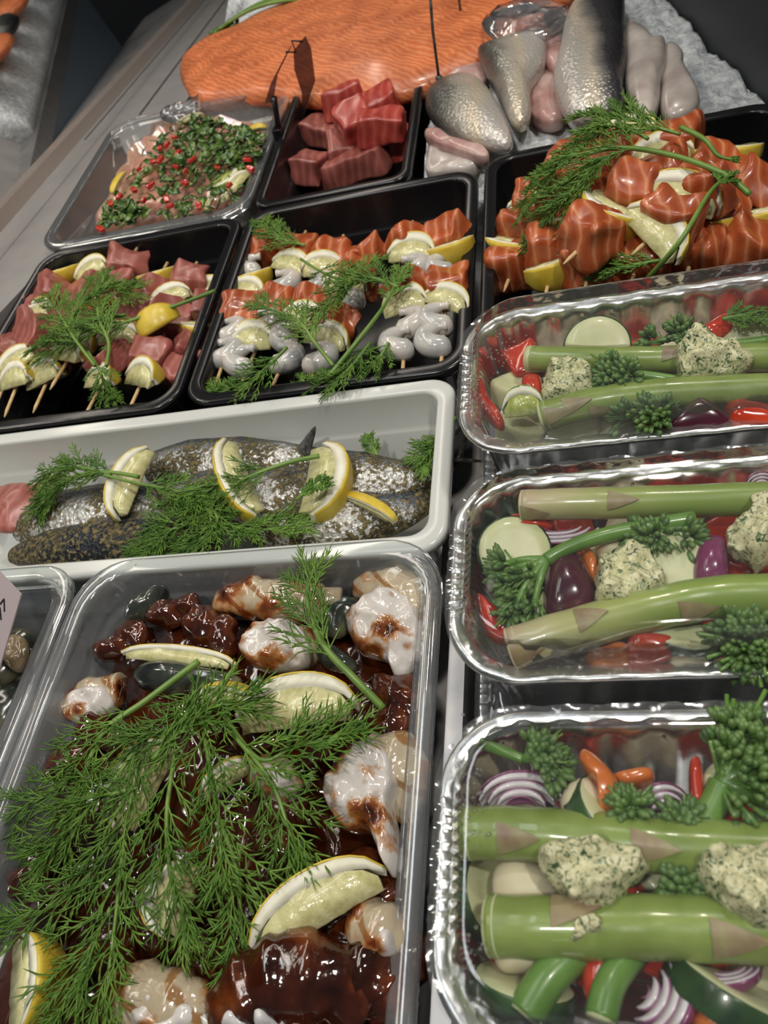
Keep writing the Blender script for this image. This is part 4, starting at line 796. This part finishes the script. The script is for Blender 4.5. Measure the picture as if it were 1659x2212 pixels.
# -- farthest foil tray
asparagus('farther asparagus spear in the farthest foil tray', [(1140, 775, 42), (1300, 778, 43), (1480, 776, 43), (1720, 770, 43)], 5.4, 1, ((.2, .4), (.62, -.5)))
asparagus('nearer asparagus spear in the farthest foil tray', [(1170, 900, 40), (1290, 868, 43), (1450, 850, 44), (1720, 840, 44)], 6.0, 2, ((.06, .1), (.2, -.2), (.32, .7)))
broc('broccolini between the spears in the farthest foil tray', [(1480, 826, 43), (1420, 815, 44), (1370, 808, 45)], [(1310, 795, 46), (1300, 825, 46), (1345, 820, 48)], 2.2, 3, n=40, spread=7)
broc('broccolini at the near side of the farthest foil tray', [(1480, 900, 42), (1440, 895, 42), (1420, 895, 42)], [(1385, 890, 44), (1410, 915, 44), (1335, 910, 42), (1440, 895, 45)], 2, 4, n=34, spread=7)
broc('broccolini at the back of the farthest foil tray', [(1659, 735, 42), (1560, 745, 42), (1500, 740, 42)], [(1455, 715, 44), (1480, 735, 44), (1395, 742, 42)], 2, 5, n=30, spread=7)
butter('herb butter lump beside the lime wedge', [(1172, 850), (1185, 815), (1220, 795), (1262, 800), (1284, 828), (1280, 858), (1230, 875), (1180, 880)], 42, 8)
butter('herb butter lump on the farther spear of the farthest foil tray', [(1460, 790), (1470, 752), (1495, 730), (1540, 735), (1575, 755), (1624, 775), (1595, 808), (1520, 818), (1470, 815)], 47, 8)
wedge('lime wedge at the left end of the farthest foil tray', (1178, 895), (1085, 905), (1066, 838), 42, 8, None, lime=True, ang=55)
pil('red_onion_piece', 'dark red onion corner at the near side, farthest foil tray', 'red onion', [(1435, 930), (1490, 875), (1512, 852), (1540, 875), (1580, 920), (1510, 935)], 40, 7, 'onion_dark', 'red onion pieces', k=1.6)
pep('red pepper piece at the near right of the farthest foil tray', [(1565, 860), (1590, 855), (1605, 880), (1680, 885), (1680, 915), (1580, 915)], 41, 5)
pep('red pepper piece at the back right of farthest foil tray', [(1540, 700), (1600, 690), (1625, 720), (1560, 745), (1500, 740)], 38, 6)
pep('red pepper piece behind the lime wedge', [(1130, 820), (1165, 815), (1175, 850), (1160, 868), (1130, 850)], 38, 5)
zucc('courgette slice at the back of the farthest foil tray', (1290, 755), 34, 14, (0, -.5, 1), half=(0, 3.14))
zucc('courgette slice at the right end of the farthest foil tray', (1630, 740), 38, 12, (-.2, -.6, 1))
pep('red pepper strip at the left corner of the farthest foil tray', [(1040, 820), (1055, 860), (1090, 915), (1070, 920), (1035, 870)], 34, 5)
dill('small dill tip at the back right of the farthest foil tray', [(1560, 690, 48), (1600, 682, 49), (1640, 690, 48)], 'dill tips in the foil trays', n=7, t0=.1, seed=121, r=.3, zmin=40, bl=8, leaf=5)
# -- middle foil tray
asparagus('pale-ended asparagus spear at the back of the middle foil tray', [(1130, 1092, 45), (1250, 1088, 46), (1400, 1085, 46), (1720, 1075, 46)], 5.6, 6, ((.01, .6), (.52, -.2)), True)
asparagus('asparagus spear slanting across the near side of middle foil tray', [(1105, 1400, 44), (1230, 1362, 46), (1400, 1318, 47), (1550, 1290, 47), (1720, 1285, 47)], 6.6, 7, ((.03, .4), (.3, -.4), (.62, .5)), True)
broc('large broccolini arching over the left of the middle foil tray', [(1500, 1122, 48), (1400, 1138, 49), (1300, 1158, 50), (1225, 1185, 50), (1180, 1210, 50)], [(1075, 1225, 46), (1090, 1270, 46), (1110, 1310, 46), (1075, 1250, 44), (1130, 1250, 47), (1150, 1330, 44), (1100, 1335, 44)], 2.9, 8, n=26, spread=6.5, ln=2.9)
broc('broccolini pointing right behind the butter, middle foil tray', [(1500, 1140, 46), (1450, 1150, 46), (1420, 1160, 46)], [(1370, 1165, 46), (1380, 1185, 45), (1430, 1175, 46), (1500, 1165, 46)], 2, 9, n=26, spread=7, ln=3)
broc('broccoli head at the near right of the middle foil tray', [(1690, 1440, 36), (1660, 1410, 38), (1630, 1390, 40)], [(1560, 1355, 43), (1600, 1390, 44), (1650, 1370, 45), (1580, 1420, 40), (1640, 1430, 41), (1625, 1340, 44)], 4, 10, n=50, spread=10, ln=2.6)
butter('square herb butter lump in the middle foil tray', [(1290, 1320), (1290, 1260), (1298, 1208), (1340, 1198), (1400, 1205), (1430, 1240), (1432, 1290), (1380, 1318), (1330, 1330)], 45, 9)
butter('herb butter lump at the right edge of the middle foil tray', [(1570, 1190), (1575, 1150), (1620, 1120), (1625, 1075), (1660, 1080), (1680, 1180), (1640, 1230), (1600, 1205)], 46, 8)
pil('red_onion_piece', 'dark red onion piece behind the slanting spear', 'red onion', [(1185, 1345), (1175, 1270), (1190, 1200), (1225, 1190), (1265, 1215), (1288, 1310), (1240, 1345)], 42, 9, 'onion_dark', 'red onion pieces')
pil('red_onion_piece', 'magenta red onion piece right of the courgette slice', 'red onion', [(1500, 1262), (1498, 1210), (1515, 1168), (1560, 1166), (1572, 1200), (1570, 1262), (1530, 1275)], 43, 7, 'onion', 'red onion pieces')
onion('pale red onion wedge behind the large broccolini', (1115, 1140), (1300, 1128), (1200, 1175), 41, -3, ang=40)
onion('pale onion corner at the back right of middle foil tray', (1610, 1060), (1680, 1050), (1640, 1020), 40, 5, ang=60)
zucc('big courgette slice behind the square butter lump', (1425, 1250), 40, 17, (-.1, -.35, 1))
zucc('courgette slice at the left end of the middle foil tray', (1110, 1195), 38, 13, (.2, -.3, 1))
zucc('courgette slice above the magenta onion', (1490, 1195), 40, 12, (0, -.5, 1), half=(3.2, 6.28))
zucc('courgette slice below the slanting asparagus spear', (1475, 1350), 36, 15, (.2, .3, 1))
zucc('dark courgette piece at the left, middle foil tray', (1170, 1345), 34, 12, (1, -.2, .3))
pil('root_chunk', 'pale root chunk behind the square butter lump', 'root vegetable', [(1285, 1180), (1300, 1155), (1350, 1150), (1370, 1180), (1340, 1205), (1300, 1205)], 42, 5, 'parsnip', None)
pil('root_chunk', 'pale root chunk at the near edge of the middle foil tray', 'root vegetable', [(1440, 1420), (1470, 1395), (1520, 1400), (1530, 1430), (1460, 1445)], 38, 4, 'parsnip', None)
pep('red pepper piece at the back left of the middle foil tray', [(1070, 1150), (1110, 1118), (1180, 1120), (1190, 1140), (1120, 1150), (1080, 1165)], 40, 4)
pep('orange pepper piece between dark onion and butter', [(1255, 1185), (1280, 1195), (1295, 1230), (1285, 1260), (1262, 1230)], 41, 5, True)
pep('red pepper piece below the slanting spear', [(1360, 1385), (1420, 1378), (1470, 1385), (1460, 1420), (1400, 1440), (1350, 1430)], 39, 5)
pep('orange red pepper piece below the spear, left', [(1260, 1420), (1330, 1395), (1370, 1410), (1370, 1445), (1290, 1450)], 37, 5, True)
pep('red pepper piece in the left corner of the middle foil tray', [(1030, 1290), (1060, 1310), (1130, 1360), (1100, 1390), (1050, 1370)], 37, 6)
pep('red pepper piece beside the broccoli head', [(1510, 1330), (1540, 1325), (1550, 1365), (1525, 1375)], 39, 4)
pep('orange pepper piece at the near right of the middle foil tray', [(1545, 1425), (1600, 1415), (1610, 1440), (1550, 1445)], 37, 4, True)
# -- nearest foil tray
asparagus('farther thick asparagus spear in the nearest foil tray', [(1000, 1800, 44), (1120, 1800, 45), (1300, 1815, 46), (1480, 1830, 46), (1740, 1842, 46)], 7.0, 11, ((.19, .2), (.62, .1)))
asparagus('nearer thick asparagus spear in the nearest foil tray', [(1060, 2000, 44), (1200, 2003, 46), (1400, 2002, 46), (1600, 2008, 46), (1740, 2012, 46)], 7.4, 12, ((.26, -.6), (.66, .3)))
butter('herb butter lump in the middle of the nearest foil tray', [(1160, 1860), (1180, 1835), (1250, 1820), (1330, 1830), (1388, 1850), (1390, 1890), (1350, 1930), (1320, 1960), (1270, 1965), (1215, 1930)], 50, 9)
butter('herb butter lump at the right edge of the nearest foil tray', [(1510, 1880), (1530, 1840), (1600, 1832), (1690, 1845), (1700, 1960), (1660, 2010), (1590, 1990), (1540, 1940)], 50, 9)
butter('small crumb of herb butter on the nearer thick spear', [(1235, 2020), (1250, 1995), (1290, 1980), (1305, 1995), (1290, 2018), (1250, 2030)], 51, 5)
onion('purple onion quarter at the back left of nearest foil tray', (1030, 1755), (1225, 1748), (1135, 1662), 42, 4, ang=65)
onion('purple onion piece behind the farther thick spear', (1385, 1790), (1500, 1745), (1420, 1690), 42, 5, ang=70)
onion('large sliced red onion piece at the bottom of the frame', (1330, 2240), (1440, 2040), (1510, 2150), 42, 6, ang=60, layers=4)
onion('pale red onion chunk at the lower right', (1505, 2100), (1640, 2070), (1570, 2130), 43, 4, ang=50)
broc('large bushy broccolini at the back right of nearest foil tray', [(1510, 1790, 44), (1540, 1740, 46), (1560, 1690, 48)], [(1600, 1620, 48), (1640, 1660, 48), (1600, 1570, 46), (1650, 1600, 47), (1640, 1730, 46), (1680, 1640, 46)], 4.2, 13, n=60, spread=11, ln=2.2)
broc('broccolini in the back left corner of nearest foil tray', [(1040, 1605, 44), (1090, 1625, 46), (1130, 1640, 46)], [(1190, 1640, 46), (1210, 1665, 44), (1180, 1615, 46)], 1.8, 14, n=24, spread=7)
broc('small green broccolini bud left of the purple onion piece', [(1350, 1800, 44), (1355, 1765, 46), (1358, 1750, 48)], [(1345, 1725, 50), (1385, 1735, 50), (1360, 1745, 50)], 2.4, 15, n=16, spread=5, ln=3.2)
broc('broccolini buds behind the farther spear, right of centre', [(1530, 1800, 42), (1490, 1785, 44), (1475, 1775, 46)], [(1445, 1770, 48), (1465, 1755, 49), (1490, 1765, 48)], 2.2, 16, n=16, spread=5, ln=3.2)
broc('broccolini sprig between the two thick spears', [(1410, 1960, 42), (1440, 1925, 44), (1460, 1915, 45)], [(1490, 1895, 46), (1510, 1915, 46), (1480, 1925, 46)], 2.4, 17, n=22, spread=6, ln=2)
def stem(label, pts, r):
    P = cr([at(*p) for p in pts], 6); t = (P[0]-P[1]).normalized()
    thing('broccolini', label, 'broccolini', [('stalk', M().tube(P, r, 12), MT['broc_stem']), ('cut_end', M().tube([P[0]-t, P[0]+t*.6], [r*1.0, r*.9], 12), MT['zuc'])], 'bare broccolini stems')
stem('thick green cut stem left, below the nearer spear', [(1135, 2190, 44), (1185, 2110, 44), (1250, 2050, 42)], 4.6)
stem('green cut stem in the middle below the nearer spear', [(1298, 2200, 46), (1320, 2120, 45), (1370, 2050, 42)], 3.8)
pep('orange and pale curled pepper piece, nearest foil tray', [(1250, 1640), (1262, 1620), (1300, 1645), (1335, 1690), (1340, 1735), (1300, 1760), (1290, 1700), (1262, 1665)], 45, 5, True)
pep('red pepper strip standing at the back of nearest foil tray', [(1488, 1650), (1512, 1645), (1520, 1720), (1505, 1775), (1490, 1740)], 43, 5)
pep('orange pepper piece at the back wall, nearest foil tray', [(1320, 1680), (1400, 1665), (1410, 1690), (1350, 1705)], 39, 5, True)
pep('red pepper piece between the two cut stems', [(1262, 2080), (1320, 2050), (1335, 2100), (1290, 2180), (1262, 2150)], 40, 6)
pep('orange pepper piece at the bottom right', [(1500, 2190), (1560, 2160), (1600, 2200), (1590, 2240), (1500, 2240)], 42, 5, True)
pil('root_chunk', 'pale root chunk at the back of the nearest foil tray', 'root vegetable', [(1210, 1735), (1230, 1695), (1275, 1685), (1310, 1740), (1290, 1780), (1230, 1770)], 42, 6, 'parsnip', None)
pil('root_chunk', 'pale root chunk left between the two thick spears', 'root vegetable', [(1065, 1890), (1100, 1850), (1170, 1870), (1210, 1930), (1180, 1970), (1080, 1960)], 38, 6, 'parsnip', None)
pil('root_chunk', 'pale chunk below the left of the nearer spear', 'root vegetable', [(1070, 2060), (1120, 2040), (1180, 2060), (1170, 2090), (1090, 2100)], 40, 5, 'parsnip', None)
zucc('dark green courgette skin behind the farther thick spear', (1320, 1775), 40, 13, (.6, .4, .6))
zucc('courgette slice on edge at the left of the nearest foil tray', (1062, 1930), 26, 13, (1, 0, .8))
zucc('courgette piece at the bottom left of the nearest foil tray', (1130, 2150), 34, 13, (.2, 1, .5))
zucc('dark courgette piece at the lower right of nearest foil tray', (1570, 2150), 36, 15, (.4, .7, .3))
zucc('pale courgette slice at the bottom right corner', (1640, 2200), 42, 9, (.1, .2, 1))
pil('root_chunk', 'pale chunk at the back right of the nearest foil tray', 'root vegetable', [(1515, 1680), (1545, 1650), (1560, 1680), (1540, 1730), (1518, 1720)], 42, 5, 'zuc', None)
Rd = random.Random(12)
for (cx_, cy_, sx_, sy_, zz, n_, lab) in ((1010, 1690, 18, 70, FZ+12, 60, 'condensation droplets at the back left corner of the nearest clear lid'), (1015, 2060, 18, 50, FZ+12, 40, 'condensation droplets at the left of the nearest clear lid'), (1075, 750, 22, 30, FZ+12, 50, 'condensation droplets at the left end of the farthest clear lid')):
    dm = M()
    for i in range(n_):
        c = at(cx_+Rd.gauss(0, 1)*sx_, cy_+Rd.gauss(0, 1)*sy_, zz+.6); q = Rd.uniform(.2, .65); dm.blob(c, (q, q, q*.6), nu=7, nv=4)
    thing('droplets', lab, 'water droplets', [(None, dm, MT['lip'])], kind='stuff')
# ---------------------------------------------------------------- back of the counter: salmon, fish, ice
def ice_z(p):
    q = V((p.x, p.y, 0)); return -14+noise.noise(q*.02)*6+noise.noise(q*.09)*4+noise.noise(q*.25)*2.5+max(0, p.y-560)*.012
im = M(); nx, ny = 90, 90; v = []
for j in range(ny+1):
    for i in range(nx+1):
        y = 518+i*0+j*(1150-518)/ny; x = -98+i*(190+98)/nx; p = V((x, y, 0))
        lim = (d0.x+(y-d0.y)*(d1.x-d0.x)/(d1.y-d0.y))-2
        x = -98+(lim+98)*i/nx; p = V((x, y, 0)); v.append(V((x, y, ice_z(p))))
f = [(j*(nx+1)+i, j*(nx+1)+i+1, (j+1)*(nx+1)+i+1, (j+1)*(nx+1)+i) for j in range(ny) for i in range(nx)]
b = len(v); edge = [i for i in range(nx+1)]+[j*(nx+1)+nx for j in range(1, ny+1)]+[ny*(nx+1)+i for i in range(nx-1, -1, -1)]+[j*(nx+1) for j in range(ny-1, 0, -1)]
v += [V((v[e].x, v[e].y, DECK)) for e in edge]; n = len(edge)
f += [(edge[(i+1) % n], edge[i], b+i, b+(i+1) % n) for i in range(n)]; f.append(tuple(b+n-1-i for i in range(n)))
thing('crushed_ice', 'bed of crushed ice under the fish fillets at the back right', 'ice', [(None, im.add(v, f), MT['ice'])], kind='stuff')
im = M(); v = []
for j in range(61):
    for i in range(41):
        y = 712+j*18.0; x0_ = -338 if y < 1030 else -391; x = x0_+i*(-100-x0_)/40; v.append(V((x, y, ice_z(V((x, y, 0)))-6-max(0, (-360-x)/31)**1.4*40)))
f = [(j*41+i, j*41+i+1, (j+1)*41+i+1, (j+1)*41+i) for j in range(60) for i in range(40)]
b = len(v); edge = [i for i in range(41)]+[j*41+40 for j in range(1, 61)]+[60*41+i for i in range(39, -1, -1)]+[j*41 for j in range(59, 0, -1)]; n = len(edge)
v += [V((v[e].x, v[e].y, DECK)) for e in edge]; f += [(edge[(i+1) % n], edge[i], b+i, b+(i+1) % n) for i in range(n)]; f.append(tuple(b+n-1-i for i in range(n)))
thing('crushed_ice', 'bed of crushed ice under the large salmon fillet', 'ice', [(None, im.add(v, f), MT['ice'])], kind='stuff')
pil('salmon_fillet', 'large orange salmon fillet lying across the back of the counter', 'salmon', [(390, 165), (395, 130), (440, 95), (520, 60), (600, 20), (700, -25), (850, -60), (1100, -40), (1160, 40), (1130, 90), (1060, 130), (960, 180), (860, 215), (700, 225), (560, 215), (430, 228), (405, 200)], -4, 16, 'salmon_fillet', 'salmon fillets', hB=10, k=4, amp=2, fr=.03)
pil('salmon_fillet', 'paler salmon fillet at the top edge, behind the large fillet', 'salmon', [(900, -90), (1000, -75), (1130, -25), (1210, 5), (1260, -40), (1200, -120), (1000, -130)], 14, 12, 'salmon_fillet', 'salmon fillets', hB=10, k=4)
sg = M(); lf = M(); Rg = random.Random(4)
for i in range(9):
    sg.tube(cr([at(462+i*4, 72-i*3, 4+Rg.uniform(0, 6)), at(500+i*6, 45-i*4, 10), at(550+i*8, 18-i*3, 12), at(660+i*8, -15+i*3, 8)], 5), 1.6, 6)
    for j in range(3): c = at(462+i*5+Rg.uniform(-6, 10), 70-i*2+Rg.uniform(-8, 8), 6); lf.blob(c, (5, 2.5, 1), V((Rg.uniform(-1, 1), Rg.uniform(-1, 1), .2)), nu=6, nv=4)
thing('herb_bunch', 'bunch of green herb stems lying behind the large salmon fillet', 'herbs', [('stems', sg, MT['dill_stem']), ('leaves', lf, MT['herb'])])
FG = 'trout fillets on the ice'
pil('fish_fillet', 'silver skin-up fish fillet nearest the tuna tray, on the ice', 'fish', [(920, 235), (925, 200), (960, 172), (1000, 165), (1045, 185), (1080, 235), (1105, 290), (1103, 318), (1060, 318), (1000, 300), (940, 265)], 2, 12, 'bass_l', FG, hB=6, k=2.4, amp=1.5, fr=.06)
pil('fish_fillet', 'silver fish fillet with dark left edge, second from the tuna tray', 'fish', [(1032, 110), (1060, 95), (1120, 80), (1175, 68), (1178, 130), (1160, 160), (1145, 190), (1146, 240), (1128, 268), (1100, 255), (1070, 190), (1045, 145)], 8, 12, 'bass_l', FG, hB=8, k=2.4, amp=1.5, fr=.06)
pil('fish_fillet', 'long silver fish fillet with a broad dark right side', 'fish', [(1225, 40), (1250, 0), (1300, -40), (1345, -20), (1350, 60), (1355, 120), (1345, 180), (1345, 230), (1300, 250), (1235, 260), (1205, 215), (1195, 170), (1210, 110)], 12, 14, 'bass_r', FG, hB=10, k=3)
pil('fish_fillet', 'pale fish fillet right of the dark-sided fillet', 'fish', [(1352, 60), (1385, 62), (1412, 88), (1436, 90), (1442, 140), (1428, 180), (1425, 215), (1405, 262), (1370, 255), (1350, 180)], 6, 10, 'pale', FG, hB=8, k=3)
pil('fish_fillet', 'small pale fish fillet farthest right on the ice', 'fish', [(1432, 110), (1452, 98), (1475, 120), (1478, 150), (1500, 190), (1512, 225), (1480, 250), (1430, 250), (1428, 180)], 2, 9, 'pale', FG, hB=8, k=3)
pil('fish_piece', 'pink strip of fish flesh between the second and third fillets', 'fish', [(1182, 75), (1210, 80), (1222, 120), (1205, 150), (1180, 145), (1172, 110)], 2, 4, 'pink', 'pink fish flesh', hB=8, k=5, amp=3.5, fr=.07)
pil('fish_piece', 'pink fish flesh below the second fillet on the ice', 'fish', [(1150, 165), (1195, 155), (1205, 200), (1220, 250), (1180, 265), (1145, 240)], -2, 4, 'pink', 'pink fish flesh', hB=8, k=5, amp=3.5, fr=.07)
pil('fish_piece', 'pinkish fish edge behind the nearest silver fillet', 'fish', [(935, 190), (980, 140), (1025, 115), (1050, 170), (1020, 190), (960, 195)], -4, 4, 'pink', 'pink fish flesh', hB=8, k=5, amp=3.5, fr=.07)
pil('fish_piece', 'pale grey fish piece beside the tuna tray, nearest the front', 'fish', [(922, 345), (930, 300), (985, 305), (1040, 330), (1045, 350), (1000, 370), (925, 372)], -8, 4, 'pale', 'pale fish pieces', hB=10, k=5, amp=3.5, fr=.07)
pil('fish_piece', 'pink edge of a fish piece under the nearest silver fillet', 'fish', [(922, 300), (925, 278), (980, 305), (1050, 325), (1045, 340), (980, 325)], 0, 4, 'pink', 'pink fish flesh', hB=8, k=5, amp=3.5, fr=.07)
pil('plastic_film', 'crumpled clear plastic film at the left end of the salmon', 'film', [(345, 250), (355, 235), (400, 222), (430, 205), (430, 240), (400, 260), (360, 265)], 2, 5, 'film', None, amp=5, fr=.12)
pil('plastic_film', 'clear plastic film over the right end of the salmon fillet', 'film', [(1040, 45), (1100, 5), (1180, 0), (1240, 30), (1200, 75), (1120, 95), (1060, 80)], 14, 6, 'film', None, amp=6, fr=.08)
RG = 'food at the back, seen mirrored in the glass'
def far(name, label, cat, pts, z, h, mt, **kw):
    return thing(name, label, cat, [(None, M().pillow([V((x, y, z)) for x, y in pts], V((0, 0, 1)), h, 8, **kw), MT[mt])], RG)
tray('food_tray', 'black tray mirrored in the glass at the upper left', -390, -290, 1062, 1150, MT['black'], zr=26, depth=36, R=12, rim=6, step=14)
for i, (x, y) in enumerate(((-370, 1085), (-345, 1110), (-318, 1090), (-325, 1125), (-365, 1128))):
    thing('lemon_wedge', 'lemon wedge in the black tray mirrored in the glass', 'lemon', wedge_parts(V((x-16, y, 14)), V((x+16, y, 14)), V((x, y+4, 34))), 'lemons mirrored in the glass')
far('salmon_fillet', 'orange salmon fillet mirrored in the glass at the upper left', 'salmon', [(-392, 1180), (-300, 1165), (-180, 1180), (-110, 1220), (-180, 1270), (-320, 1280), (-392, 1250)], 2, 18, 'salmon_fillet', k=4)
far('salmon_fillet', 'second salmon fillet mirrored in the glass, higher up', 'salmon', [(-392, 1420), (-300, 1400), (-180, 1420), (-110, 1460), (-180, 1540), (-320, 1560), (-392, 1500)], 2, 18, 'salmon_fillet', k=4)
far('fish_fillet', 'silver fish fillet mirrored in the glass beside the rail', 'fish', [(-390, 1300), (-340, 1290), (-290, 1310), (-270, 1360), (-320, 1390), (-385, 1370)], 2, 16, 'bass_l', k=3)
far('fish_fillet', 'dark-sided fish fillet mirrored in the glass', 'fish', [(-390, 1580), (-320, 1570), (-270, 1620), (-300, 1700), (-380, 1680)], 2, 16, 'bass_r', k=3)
# price tag clips
def poly3(pts, t):
    c = pts[0]; n = (pts[1]-c).cross(pts[2]-c).normalized()*t/2; k = len(pts)
    return M().add([p-n for p in pts]+[p+n for p in pts], [tuple(range(k-1, -1, -1)), tuple(range(k, 2*k))]+[(i, (i+1) % k, k+(i+1) % k, k+i) for i in range(k)])
def onv(px, py, base, Yoff=0):
    """point seen at a pixel on the upright plane facing along the counter through base"""
    d = at(px, py, 0)-EYE; t = (base.y+Yoff-EYE.y)/d.y; return EYE+d*t
bs = at(603, 290, 0)
tg = [('post', M().tube([onv(603, 300, bs), onv(598, 255, bs), onv(592, 210, bs)], 2.3, 8), MT['black']), ('clip', M().rcube(onv(603, 292, bs), (7, 9, 12), rnd=.2), MT['black']),
      ('plate', poly3([onv(572, 222, bs), onv(590, 222, bs), onv(600, 160, bs), onv(632, 95, bs), onv(620, 112, bs), onv(585, 180, bs)], .8), MT['smoke']),
      ('spring', M().tube([onv(617, 112, bs), onv(640, 113, bs), onv(630, 88, bs), onv(655, 90, bs)], .7, 6), MT['black'])]
thing('price_tag_holder', 'smoky price tag holder clipped to the left rim of the tuna tray', 'price tag holder', tg)
b2 = at(668, 205, 4)
thing('price_tag', 'upright smoky plastic price tag at the left of tuna tray', 'price tag', [(None, poly3([onv(660, 78, b2), onv(672, 105, b2), onv(678, 150, b2), onv(681, 175, b2), onv(672, 200, b2), onv(662, 235, b2), onv(654, 262, b2), onv(652, 200, b2), onv(636, 150, b2), onv(634, 110, b2), onv(648, 92, b2)], 1.2), MT['smoke'])])
for i, (x0_, y0_, x1_, y1_, lab) in enumerate(((948, 168, 927, -40, 'thin dark price tag wire standing in front of the salmon'), (996, 35, 990, -60, 'thin dark price tag wire at the top edge of the salmon'))):
    b3 = at(x0_, y0_, 6); thing('tag_wire', lab, 'price tag holder', [('wire', M().tube([onv(x0_, y0_, b3), onv((x0_+x1_)/2-3, (y0_+y1_)/2, b3), onv(x1_, y1_, b3)], 1.1, 6), MT['fin']), ('foot', M().blob(onv(x0_, y0_, b3), (3, 3, 2)), MT['fin'])])
